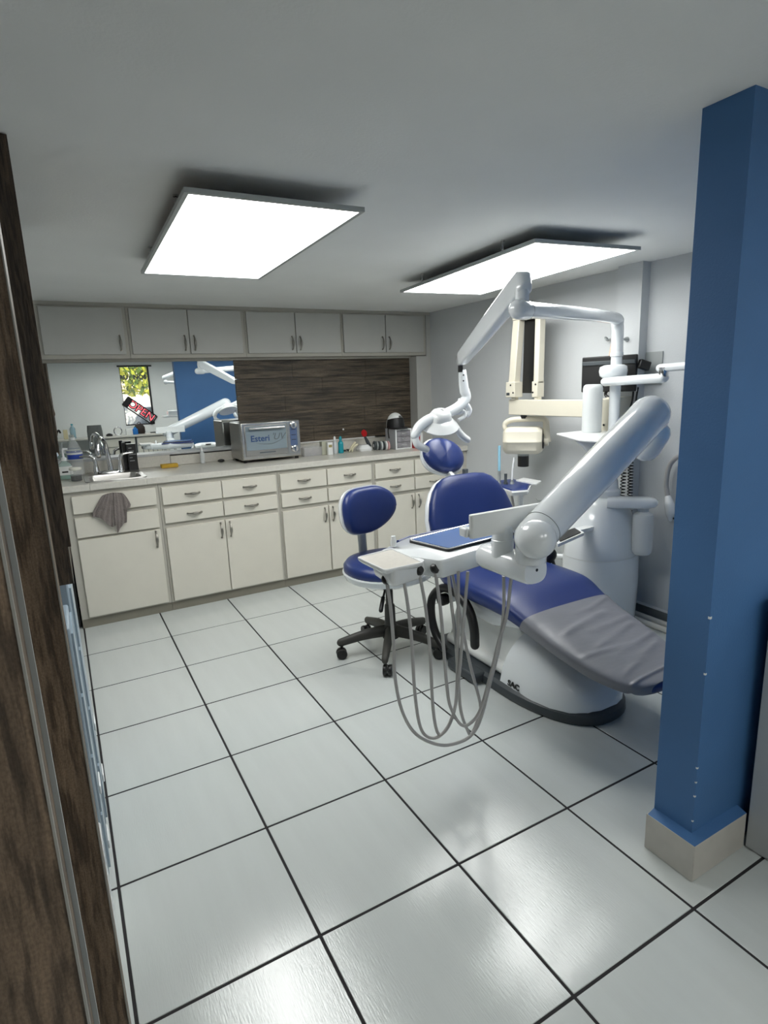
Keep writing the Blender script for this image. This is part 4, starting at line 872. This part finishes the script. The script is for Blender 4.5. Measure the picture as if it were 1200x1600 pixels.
# yoke and head
HS = 1.2; H0 = Vector((XX, at(818, 685, x=XX).y, 1.028)); hy = H0.y
MB().lathe([(.022, 1.165), (.022, 1.19)], (XX, hy, 0), 14).build('swivel', m_black, xr)
fwd = Vector((-.75, -.66, 0)).normalized(); sid = Vector((-.66, .75, 0)).normalized()     # head faces the camera side
b = MB()
def yk(s, z, f=0): return H0 + sid * s * HS + Vector((0, 0, z)) + fwd * f
b.tube([yk(.10, .06), yk(.105, .10), yk(.07, .128), yk(0, .133), yk(-.07, .133), yk(-.115, .125), yk(-.122, .06), yk(-.125, .01), yk(-.128, -.02)], [.014, .016, .018, .018, .018, .020, .022, .024, .026], 12, smooth=4); b.build('yoke', m_beige, xr)
MB().lathe([(.03, -.012), (.03, .012)], yk(-.125, -.015), 18, sid).build('yoke_hub', m_beige, xr)
ring = lambda s, k: [H0 + sid * s * HS + fwd * (p[0] * k * HS) + Vector((0, 0, p[1] * k * 1.1 - .008)) for p in ((.075, .02), (.085, -.005), (.075, -.02), (.07, -.055), (.045, -.08), (-.045, -.08), (-.08, -.05), (-.08, .045), (-.045, .082), (.045, .082), (.07, .06))]
MB().loft([ring(.108, .72), ring(.092, .95), ring(.075, 1), ring(-.07, 1), ring(-.085, .97), ring(-.105, .8)]).build('tube_head', m_beige, xr, bevel=.004)
MB().lathe([(.045, -.002), (.05, .0), (.05, .006)], yk(-.105, -.015), 22, -sid).build('head_gasket', m_black, xr)
MB().lathe([(.038, -.112), (.038, -.09)], H0 + Vector((0, 0, 0)), 18).build('cone_collar', m_alu, xr)
MB().lathe([(.034, -.185), (.037, -.183), (.037, -.113), (.038, -.108)], H0, 22).build('cone', m_black, xr)
# wall mounting plate with drilled holes
mp_ = MB().box(XR - .012, XR - .0005, at(833, 475, x=XR).y, at(812, 475, x=XR).y, 1.78, 1.95).build('mounting_plate', m_wall, xr)
for u, v in ((816, 481), (821, 474), (826, 480), (831, 474), (834, 482), (826, 485)):
    MB().lathe([(.006, 0), (.006, .003)], at(u, v, x=XR - .012), 8, (-1, 0, 0)).build('screw_hole', m_black, mp_)

# ------------------------------------------------------------------ monitor on the wall bracket
mon = thing('monitor', 'black small monitor seen from behind on the wall bracket', 'monitor', (2.80, 2.42, 1.4))
ml = at(912, 590, x=2.80); mr_ = at(986, 590, x=2.83)
m0 = Vector((2.735, 2.50, 1.43)); m1 = Vector((2.83, 2.20, 1.43)); mdv = (m1 - m0).normalized(); mn = Vector((-mdv.y, mdv.x, 0)); mn = mn if mn.x < 0 else -mn
b = MB(); b.obox((m0 + m1) / 2, (mdv, mn, (0, 0, 1)), ((m1 - m0).length / 2, .012, .10)); b.build('case', m_black, mon, bevel=.006)
b = MB(); b.obox((m0 + m1) / 2 + mn * .014 + Vector((0, 0, .062)), (mdv, mn, (0, 0, 1)), ((m1 - m0).length / 2 - .004, .006, .012)); b.build('rear_ridge', m_dkgrey, mon, bevel=.004)
b = MB(); b.obox((m0 + m1) / 2 - mn * .0135, (mdv, mn, (0, 0, 1)), ((m1 - m0).length / 2, .002, .101)); b.build('edge_trim', m_whitem, mon)
MB().bar((m0 + m1) / 2 - mn * .014 + Vector((0, 0, -.02)), Vector((XR - .008, 2.32, 1.41)), .04, .05).build('bracket', m_black, mon, bevel=.004)
b = MB(); b.bar(m1 + Vector((.0, -.01, .05)), m1 + Vector((.06, -.03, .03)), .03, .05); b.build('bracket_joint', m_black, mon, bevel=.006)
MB().box(XR - .008, XR - .0005, 2.13, 2.235, 1.36, 1.54).build('wall_plate', m_alu, mon)
for k, (u0, u1, uu) in enumerate(((990, 988, 982), (997, 994, 993))):
    q = [at(u0, 605, x=2.86), at(u1, 625, x=2.86), at(uu, 650, x=2.87), at(uu - 2, 690, x=2.88)]
    MB().tube(q, .005, 8, smooth=4).build('cable', m_black, mon)
q = [at(950, 607, x=2.78), at(946, 617, x=2.78), at(954, 624, x=2.78), at(948, 634, x=2.78)]
MB().tube(q, .009, 8, smooth=4).build('cable', m_black, mon)
# coiled cords
for k, (u, va, vb) in enumerate(((975, 735, 775), (986, 700, 830))):
    t = thing('coiled_cord', ('short black coiled cord nearest the white column neck', 'long black coiled cord hanging against the right wall')[k], 'cord', at(u, va, x=2.82))
    a = at(u, va, x=2.82); c = at(u - 3, vb, x=2.82); n = int((vb - va) * .22); pts = []
    for i in range(n * 12):
        f = i / (n * 12 - 1); p = a.lerp(c, f); an = i * 2 * math.pi / 12
        pts.append(p + Vector((.013 * math.cos(an), .013 * math.sin(an), 0)))
    MB().tube(pts, .0034, 6).build('coil', m_black, t)
    MB().tube([a + Vector((.02, 0, .10)), a + Vector((.01, 0, .03)), a], .003, 6, smooth=3).build('lead', m_black, t)
# hook with hanging tag
hk = thing('wall_hook', 'small hook rail with a pinkish tag hanging behind the lamp pole', 'hook', at(955, 525, x=2.88))
xk = 2.94
p = at(952, 530, x=xk)
MB().tube([p + Vector((0, .01, .0)), p + Vector((-.02, .012, .012)), p + Vector((-.03, .0, 0)), p + Vector((-.02, -.012, -.008)), p], .006, 8, smooth=3).build('hook', m_alu, hk)
b = MB(); q = at(957, 550, x=xk); b.obox(q, ((0, 1, .2), (1, 0, 0), (0, -.2, 1)), (.022, .004, .07)); b.build('hanging_tag', M('peach', (232, 196, 172), .5, var=.06), hk, bevel=.006)
p2 = at(980, 530, x=2.884)
MB().lathe([(.014, 0), (.012, .012), (.004, .03)], p2 + Vector((-.001, 0, 0)), 12, (-1, 0, 0)).build('peg', m_alu, hk)

# ------------------------------------------------------------------ assistant instrument holder
AZ = .757; hcx = at(800, 762, z=AZ)
ah = thing('assistant_holder', 'white assistant instrument holder on a thin post near the x-ray head', 'instrument holder', (hcx.x, hcx.y, .3))
ply = rpoly([at(u, v, z=AZ) for u, v in ((774, 752), (800, 749), (832, 755), (826, 766), (800, 768), (776, 760))], .012)
MB().loft([low(inset(ply, .6), -.045), low(inset(ply, .95), -.03), low(ply, -.008), low(inset(ply, .98), 0)]).build('holder_body', m_white, ah, ang=50)
MB().loft([low(inset(ply, .93), .0005), low(inset(ply, .88), .008)]).build('holder_pad', m_navy, ah)
tp = rpoly([at(u, v, z=AZ + .012) for u, v in ((806, 751), (818, 747), (846, 752), (838, 757))], .006)
MB().loft([low(tp, -.004), low(tp, .003)]).build('small_tray', m_white, ah)
pb_ = at(813, 775, z=AZ - .06)
MB().tube([pb_ + Vector((0, 0, .03)), Vector((pb_.x, pb_.y, .40)), Vector((pb_.x + .04, pb_.y - .08, .33)), Vector((2.70, 2.40, .33))], .018, 14).build('post', m_white, ah)
for k, (u, mt, h, cap) in enumerate(((780, m_alu, .09, None), (790, m_dkgrey, .07, None), (800, m_alu, .03, None))):
    q = at(u, 757, z=AZ + .005)
    nm = ('suction handpiece with light blue tip in the assistant holder', 'dark grey valve handpiece in the middle of the assistant holder', 'syringe with thin white tip in the assistant holder')[k]
    t = thing(('suction_handpiece', 'valve_handpiece', 'air_syringe')[k], nm, 'handpiece', q)
    MB().lathe([(.014, -.03), (.014, .012), (.009, .02), (.010, h)], q, 12).build('body', mt, t)
    if k == 0: MB().lathe([(.009, h), (.009, h + .16)], q, 12).build('tip', M('tip_blue', (150, 200, 222), .25, var=.02), t)
    if k == 2: MB().tube([q + Vector((0, 0, h)), q + Vector((.004, 0, h + .08)), q + Vector((.012, -.005, h + .14))], .006, 8, smooth=3).build('tip', m_white, t)
    u2 = (779, 787, 797)[k]
    MB().tube([q + Vector((0, 0, -.028)), at(u, 775, z=AZ - .08), at(u + 3, 795, z=AZ - .16), at(u + 9, 830, z=.45), Vector((2.52, 2.47, .30))], .008, 8, smooth=4).build('hose', m_hose, t)
cup = MB().tube([at(838, 778, x=2.80), at(841, 782, x=2.80), at(850, 781, x=2.80), at(858, 777, x=2.80)], .004, 8, smooth=3).build('wire_loop', m_alu, ah)
# second small white tray by the column
t2 = thing('side_shelf', 'small white shelf with black rimmed tray in front of the white column', 'tray', at(880, 832, z=.62))
b = rpoly([at(u, v, z=.62) for u, v in ((862, 838), (900, 824), (913, 832), (872, 850))], .008)
MB().loft([low(b, -.016), low(b, 0)]).build('shelf', m_white, t2, bevel=.004)
MB().loft([low(inset(b, .8), .001), low(inset(b, .8), .006)]).build('tray', m_black, t2)
MB().bar(at(880, 832, z=.62) + Vector((.02, 0, -.01)), Vector((2.55, 2.2, .60)), .05, .02).build('bracket', m_white, t2)
# hanging hose and nozzle by the right wall
sq = thing('hanging_nozzle', 'white nozzle on a curved grey hose hanging left of the blue wall', 'hose', at(1045, 800, x=2.90))
XH = 2.90
MB().tube([at(1075, 712, x=XH), at(1060, 713, x=XH), at(1046, 728, x=XH), at(1041, 755, x=XH), at(1044, 780, x=XH)], .013, 12, smooth=5).build('hose', m_hose, sq)
MB().tube([at(1044, 778, x=XH), at(1046, 788, x=XH), at(1047, 802, x=XH), at(1047, 812, x=XH)], [.018, .026, .024, .012], 14, smooth=4, dome=True).build('nozzle', m_white, sq)
MB().lathe([(.006, 0), (.006, .02)], at(1052, 810, x=XH), 8, (0, -1, 0)).build('nozzle_button', m_black, sq)
a = at(1075, 712, x=XH); MB().bar(a, Vector((XR - .0005, a.y - .02, a.z)), .04, .03).build('wall_clip', m_white, sq)
# floor pipes
for k in range(2):
    t = MB(); x = 2.885 - k * .07
    t.tube([(x, 2.20 - .03 * k, .0165), (x, 1.0, .0165)], .016, 12)
    t.lathe([(.0162, 0), (.0164, .03)], (x, 2.10, .0165), 12, (0, 1, 0))
    tag(t.build('floor_pipe', M('pvc', (214, 212, 204), .4, var=.03)), ('white floor pipe next to the wall skirting', 'white floor pipe on the open floor side of its twin')[k], 'pipe', 'floor pipes')
vb = MB().lathe([(.03, 0), (.033, .004), (.033, .03), (.02, .036), (.012, .05)], (2.80, 1.62, .0005), 16).build('floor_outlet', m_white); tag(vb, 'small white floor outlet behind the grey foot cover', 'outlet')

# ------------------------------------------------------------------ left side: closets, drawers, fridge
def closet(name, x1, y0, y1, z0, z1, label, edge=True, mt=None):
    t = thing(name, label, 'closet', (x1 - .2, (y0 + y1) / 2, z0))
    MB().box(-.60, x1 - .0015, y0, y1, z0, z1).build('carcass', mt or m_wood_v, t)
    if edge: MB().box(x1 - .0014, x1, y0 - .001, y0 + .003, z0, z1).build('edge_band', m_edge, t); MB().box(x1 - .0014, x1 - .0002, y0 + .003, y1, z0, z1).build('side_face', mt or m_wood_v, t)
    return t
closet('oak_closet', -.0338, .36, .385, .002, 2.018, 'nearest oak closet panel at the left edge of the view')
pr = MB().box(-.0345, -.0310, .386, .390, .002, 2.018).build('profile', m_alu, bpy.data.objects['oak_closet'])
closet('oak_closet', -.0245, .74, .80, .002, 2.018, 'second oak closet with pale edge band behind the nearest panel')
closet('hanging_oak_cupboard', -.019, 1.80, 2.6, .90, 2.018, 'narrow dark oak cupboard hung from ceiling above the plastic drawers', True, m_wood_d)
MB().box(-.06, -.012, 1.74, 1.77, 1.02, 2.018).build('side_board', m_wood_d, bpy.data.objects['hanging_oak_cupboard'])
def tower(x1, y0, y1, h, label, hz):
    t = thing('plastic_drawer_tower', label, 'drawers', (x1 - .2, (y0 + y1) / 2, 0), 'plastic drawer towers')
    MB().box(-.5, x1, y0, y1, .002, h).build('frame', m_bluegrey, t, bevel=.006)
    n = 4
    for k in range(n):
        z0 = .02 + k * (h - .03) / n
        d = MB().box(x1 + .0005, x1 + .006, y0 + .015, y1 - .015, z0, z0 + (h - .03) / n - .012).build('drawer', m_bluegrey, t)
        if k < 2: MB().box(x1 + .0065, x1 + .013, (y0 + y1) / 2 - .04, (y0 + y1) / 2 + .04, z0 + .02, z0 + .05).build('pull', m_white, d, bevel=.003)
    return t
tower(-.038, 1.96, 2.42, .86, 'farther blue grey plastic drawer tower below the hung oak cupboard', 0)
tower(-.046, 1.72, 1.94, .80, 'nearer slim blue grey plastic drawer tower beside the oak closet', 0)
wbn = thing('white_bin', 'low white bin on the floor tiles behind the oak closet', 'bin', (-.2, 1.5, 0))
MB().loft([rrect(-.4, -.046, 1.38, 1.66, z, .02) for z in (.002, .24)]).build('bin', m_white, wbn)
fr_ = thing('mini_fridge', 'black mini fridge squeezed left of the sink cabinet', 'fridge', (-.3, 4.15, 0))
MB().box(-.55, -.037, 3.965, 4.45, .012, .856).build('cabinet', m_black, fr_, bevel=.004)
MB().box(-.55, -.037, 3.925, 3.962, .014, .854).build('door', m_black, fr_, bevel=.004)
for x in (-.5, -.08):
    for y in (4.0, 4.4): MB().lathe([(.014, .0005), (.014, .0125)], (x, y, 0), 10).build('foot', m_dkgrey, fr_)

# ------------------------------------------------------------------ grey cabinet right of the blue wall
gc = thing('grey_cabinet', 'grey laminate cabinet side standing against the blue wall end', 'cabinet', (1.95, .4, 0))
MB().box(1.651, 2.25, -.35, .812, .004, .79).build('body', m_greypanel, gc, bevel=.001)
MB().box(1.650, 2.27, -.37, .8135, .791, .803).build('top', m_greypanel, gc, bevel=.002)
for k in range(2): 
    d = MB().box(1.66 + k * .295, 1.945 + k * .295, -.369, -.351, .02, .78).build('door', m_greypanel, gc, bevel=.002); bow_handle((1.92 + k * .07, -.369, .6), .1, (0, 0, 1), (0, -1, 0), d)
# ------------------------------------------------------------------ front of the room (seen in the mirror)
DZ = .755
dk = thing('reception_desk', 'pale desk with drawers under the window, seen in the mirror', 'desk', (.7, -1.9, 0))
MB().box(-.45, 1.70, -2.195, -1.70, DZ - .025, DZ).build('desktop', m_top, dk, bevel=.003)
for a, c in ((.62, 1.13), (1.15, 1.68)):
    MB().box(a, c, -2.18, -1.74, .0, DZ - .027).build('pedestal', m_greypanel, dk)
    for z0, z1 in ((.58, .715), (.32, .565), (.04, .305)): MB().box(a + .012, c - .012, -1.74, -1.722, z0, z1).build('drawer', m_cab, dk, bevel=.002)
MB().box(-.44, -.40, -2.18, -1.74, 0, DZ - .027).build('side_panel', m_greypanel, dk)
oc = thing('office_chair', 'grey fabric office chair at the desk seen in the mirror', 'chair', (.50, -1.25, 0))
m_fab = M('grey_fabric', (108, 110, 108), .9, var=.08, scale=40)
MB().loft([sell((.50, -1.20, z), (1, 0, 0), (0, 1, 0), w, .028, 4, 24) for z, w in ((.56, .105), (.60, .115), (.90, .11), (.985, .10))]).build('backrest', m_fab, oc, bevel=.004)
MB().loft([sell((.50, -1.40, z), (1, 0, 0), (0, 1, 0), w, w, 3.4, 24) for z, w in ((.42, .20), (.45, .22), (.49, .215), (.50, .19))]).build('seat', m_fab, oc)
MB().lathe([(.03, .10), (.025, .42)], (.50, -1.40, 0), 14).build('column', m_black, oc)
MB().bar((.50, -1.38, .43), (.50, -1.17, .43), .05, .02).bar((.50, -1.165, .43), (.50, -1.165, .66), .05, .02, (0, 1, 0)).build('back_arm', m_black, oc)
for k in range(5):
    a = math.radians(18 + 72 * k); d = Vector((math.cos(a), math.sin(a), 0)); o = Vector((.50, -1.40, 0))
    l = MB().tube([o + Vector((0, 0, .11)), o + d * .26 + Vector((0, 0, .075))], [.025, .017], 8).build('leg', m_black, oc)
    MB().sphere(o + d * .26 + Vector((0, 0, .029)), .028, 10, 8).build('caster', m_black, l)
def D(u, v, y=-1.95):
    p = mat_(u, v, y=y); p.z = DZ + .0005; return p
def dbottle(name, p, r, h, mat, label, cat='bottle'):
    t = thing(name, label, cat, p)
    MB().lathe([(r * .9, 0), (r, .006), (r, h * .68), (r * .4, h * .86), (r * .35, h * .92)], p, 16).build('body', mat, t)
    MB().lathe([(r * .42, h * .92), (r * .42, h)], p, 12).build('cap', m_tealg, t); return t
dbottle('tall_water_bottle', D(116, 690), .042, .24, M('bottle_blue', (150, 190, 206), .15, var=0, alpha=.6), 'tall pale blue water bottle at the left end of the reflected desk')
dbottle('cleaner_bottle', D(212, 678), .045, .13, M('deep_blue', (40, 120, 200), .2, var=.02), 'blue cleaner bottle in front of the dark bag below the window')
p = D(219, 678, -2.06); bgm = thing('dark_bag', 'dark rounded bag on the desk below the window sign', 'bag', p)
MB().loft([sell(p + Vector((0, 0, z)), (1, 0, 0), (0, 1, 0), a, c, 2.6, 22) for z, a, c in ((0, .08, .05), (.03, .092, .06), (.11, .09, .055), (.16, .06, .04), (.175, .02, .015))]).build('bag', M('dark_brown', (44, 34, 28), .6, var=.1), bgm)
MB().tube([p + Vector((-.04, 0, .165)), p + Vector((0, 0, .205)), p + Vector((.04, 0, .165))], .006, 8, smooth=4).build('strap', m_black, bgm)
p = D(185, 679); kt = thing('kettle_ring', 'white and chrome round appliance on the reflected desk', 'appliance', p)
MB().tube([p + Vector((.062 * math.cos(a), 0, .075 + .068 * math.sin(a))) for a in [2 * math.pi * k / 20 for k in range(21)]], .010, 10).build('ring', m_chrome, kt)
MB().lathe([(.05, 0), (.05, .012)], p, 18).build('base', m_white, kt)
p = D(198, 680); pk = MB().box(p.x - .005, p.x + .10, p.y - .08, p.y + .04, DZ + .0005, DZ + .10).build('paper_box', m_whitem, None, bevel=.003); tag(pk, 'white box beside the round appliance on the reflected desk', 'box')
p = D(171, 680); dv = MB().loft([sell(p + Vector((0, 0, z)), (1, 0, 0), (0, 1, 0), a, .045, 2.6, 18) for z, a in ((0, .05), (.02, .055), (.035, .04), (.045, .015))]).build('desk_phone', m_black); tag(dv, 'low black device with cord on the reflected desk', 'phone')
p = D(90, 690); cm = thing('camera_stand', 'black clutter of a small stand at the left end of the desk', 'device', p)
MB().box(p.x - .05, p.x + .01, p.y - .04, p.y + .03, DZ + .0005, DZ + .09).build('base', m_black, cm, bevel=.006)
MB().tube([p + Vector((.0, 0, .09)), p + Vector((.04, 0, .15)), p + Vector((.06, 0, .10))], .014, 10, smooth=4).build('arm', m_black, cm)
p = D(104, 690); pp = MB().box(p.x - .03, p.x + .035, p.y - .05, p.y + .05, DZ + .0005, DZ + .15).build('carton_stack', M('carton', (206, 196, 160), .7, var=.06), None, bevel=.002); tag(pp, 'cream carton left of the tall blue water bottle', 'box')
p = D(240, 676, -2.05); ky = MB().box(p.x - .05, p.x + .10, p.y - .05, p.y + .04, DZ + .0005, DZ + .018).build('notebook', m_dkgrey, None, bevel=.002); tag(ky, 'flat dark notebook at the right end of the reflected desk', 'book')
# OPEN sign hung inside the window, facing the street
YS = YF + .012
s0 = mat_(197, 627, y=YS); s1 = mat_(240, 656, y=YS); sdv = (s1 - s0); sdv.y = 0; Ls = sdv.length + .03; sdv.normalize(); sup = Vector((-sdv.z, 0, sdv.x)); sup = sup if sup.z > 0 else -sup
sc_ = (s0 + s1) / 2
sg = thing('open_sign', 'tilted neon style OPEN sign hung in the window', 'sign', sc_)
b = MB()
hh = .085
for k in (-1, 1):
    b.bar(sc_ - sdv * Ls / 2 + sup * hh * k, sc_ + sdv * Ls / 2 + sup * hh * k, .02, .016, (0, 1, 0))
    b.bar(sc_ + sdv * Ls / 2 * k - sup * hh, sc_ + sdv * Ls / 2 * k + sup * hh, .02, .016, (0, 1, 0))
b.build('frame', m_black, sg)
b = MB(); b.obox(sc_ - sdv * (Ls / 2 - .045), (sdv, (0, 1, 0), sup), (.045, .01, hh)); b.obox(sc_ + sdv * (Ls / 2 - .012) - sup * .05, (sdv, (0, 1, 0), sup), (.03, .01, .03)); b.build('power_box', m_black, sg)
b = MB(); b.obox(sc_ + Vector((0, -.006, 0)), (sdv, (0, 1, 0), sup), (Ls / 2, .0015, hh)); b.build('backing', M('clear_backing', (220, 220, 225), .2, var=0, alpha=.25), sg)
ang = math.atan2(sdv.z, sdv.x)
for nm, mt, off, yy in (('letter_case', m_black, .013, .0), ('neon_tube', m_neon, -.002, .006)):
    cu = bpy.data.curves.new(nm, 'FONT'); cu.body = 'OPEN'; cu.size = .19; cu.extrude = .002; cu.offset = off; cu.align_x = 'CENTER'; cu.align_y = 'CENTER'; cu.materials.append(mt); cu.resolution_u = 3
    o = solid(nm, cu); o.parent = sg
    # letters read from the street: mirrored when seen from the room, upright again in the mirror
    o.matrix_local = Matrix.Translation(Vector((0.02, yy - .002, 0))) @ Matrix.Rotation(-ang, 4, 'Y') @ Matrix(((1, 0, 0, 0), (0, 0, 1, 0), (0, 1, 0, 0), (0, 0, 0, 1)))
# street lettering on the pane
cu = bpy.data.curves.new('window_lettering', 'FONT'); cu.body = 'RAU   NOS'; cu.size = .105; cu.extrude = .0006; cu.offset = .006; cu.align_x = 'CENTER'; cu.materials.append(m_text_black); cu.resolution_u = 3
o = solid('lettering', cu); o.parent = pane
o.matrix_local = Matrix.Translation(Vector(((WX0 + WX1) / 2 - .06, YF - .050, 1.70))) @ Matrix(((1, 0, 0, 0), (0, 0, 1, 0), (0, 1, 0, 0), (0, 0, 0, 1)))
# second operatory: lamp and shelf behind the blue wall
u2 = thing('second_dental_unit', 'second white dental unit half hidden behind the blue wall in the mirror', 'dental unit', (2.3, -.75, 0))
y2 = -.75
MB().lathe([(.19, .001), (.2, .3), (.16, .62), (.09, .74), (.03, .78), (.03, 1.70)], (2.3, y2, 0), 24).build('column', m_gloss, u2)
a0 = mat_(256, 590, y=y2); a1 = mat_(271, 584, y=y2)
MB().tube([a0, a1, a1 + (a1 - a0) * 2.5, Vector((2.3, y2, 1.72))], .03, 14, dome=True).build('lamp_arm', m_gloss, u2)
c0 = mat_(259, 597, y=y2); MB().sphere(c0, .035, 14, 10).build('lamp_knob', m_gloss, u2); MB().tube([c0, c0 + Vector((.3, 0, -.02)), Vector((2.3, y2, 1.55))], .022, 12).build('lower_arm', m_gloss, u2)
c1 = mat_(266, 646, y=y2); MB().box(c1.x - .04, c1.x + .25, y2 - .08, y2 + .08, c1.z - .03, c1.z + .045).build('control_box', m_white, u2, bevel=.01)
MB().box(c1.x - .12, c1.x + .30, y2 - .12, y2 + .12, c1.z - .055, c1.z - .035).build('shelf', m_white, u2, bevel=.004)
MB().bar((c1.x + .2, y2, c1.z - .045), (2.3, y2, c1.z - .045), .05, .03).build('shelf_arm', m_white, u2)

# brown jacket hanging at the closet's end (reflected at the mirror's left edge)
JY = -1.15
jp = mat_(84, 645, y=JY)
jk = thing('brown_jacket', 'brown garment hanging from the wall post, seen at the mirror left edge', 'jacket', (jp.x, JY, jp.z))
MB().loft([sell((jp.x - .05, JY, z), (1, 0, 0), (0, 1, 0), w, .05, 2.4, 22) for z, w in ((jp.z + .16, .02), (jp.z + .14, .045), (jp.z + .06, .058), (jp.z - .02, .068), (jp.z - .08, .05), (jp.z - .16, .058), (jp.z - .30, .052), (jp.z - .31, .03))]).build('garment', M('brown_cloth', (92, 70, 50), .9, var=.12, scale=20), jk, ang=70)

# ------------------------------------------------------------------ outside the window
gd = struct(MB().box(-6, 9, -14, YF - .12, -.25, -.2).build('ground', M('street', (196, 186, 168), .9, var=.06)))
m_leaf = [M('leaf_light', (214, 214, 74), .6, var=.2, scale=8), M('leaf_dark', (98, 122, 48), .6, var=.2, scale=8)]
tr_ = thing('street_tree', 'yellow green tree outside the narrow window', 'tree', (1.6, -5.6, -.2))
MB().tube([(2.5, -5.9, -.2), (2.45, -5.9, 1.3), (2.2, -5.7, 2.4)], [.11, .08, .05], 10, smooth=3).build('trunk', M('bark', (84, 72, 58), .9, var=.2, scale=12), tr_)
for k in range(2):
    mb = MB()
    for i in range(2600):
        while True:
            q = Vector((random.uniform(-1, 1), random.uniform(-1, 1), random.uniform(-1, 1)))
            if q.length < 1: break
        c = Vector((1.65 + q.x * 1.7, -5.6 + q.y * 1.0, 2.75 + q.z * 1.35)); a = Vector((random.gauss(0, 1), random.gauss(0, 1), random.gauss(0, 1))).normalized(); w = a.orthogonal().normalized(); s = random.uniform(.06, .12)
        mb.add([c - a * s, c + w * s * .45, c + a * s, c - w * s * .45], [(0, 1, 2, 3)])
    o = mb.build('leaves', m_leaf[k], tr_); o['kind'] = 'stuff'
MB().box(-5, 8, -9.2, -9.0, -.2, 1.5).build('street_wall', M('street_wall', (226, 222, 214), .9, var=.05)); tag(bpy.data.objects['street_wall'], 'pale low wall across the street outside the window', 'wall')
cr = thing('parked_car', 'white parked car outside the window', 'car', (2.1, -7.2, -.2))
MB().loft([rrect(1.2, 4.2, -8.0, -6.4, z, .3) for z in (.1, .45, .62)]).build('body', m_white, cr, bevel=.05)
MB().loft([rrect(1.7, 3.7, -7.9, -6.5, .63, .3), rrect(2.0, 3.3, -7.8, -6.6, 1.12, .3)]).build('cabin', m_dkgrey, cr)
for x in (1.75, 3.6):
    for y in (-8.0, -6.4): MB().lathe([(.1, -.09), (.30, -.09), (.31, .09), (.1, .09)], (x, y, .115), 18, (0, 1, 0)).build('wheel', m_black, cr)
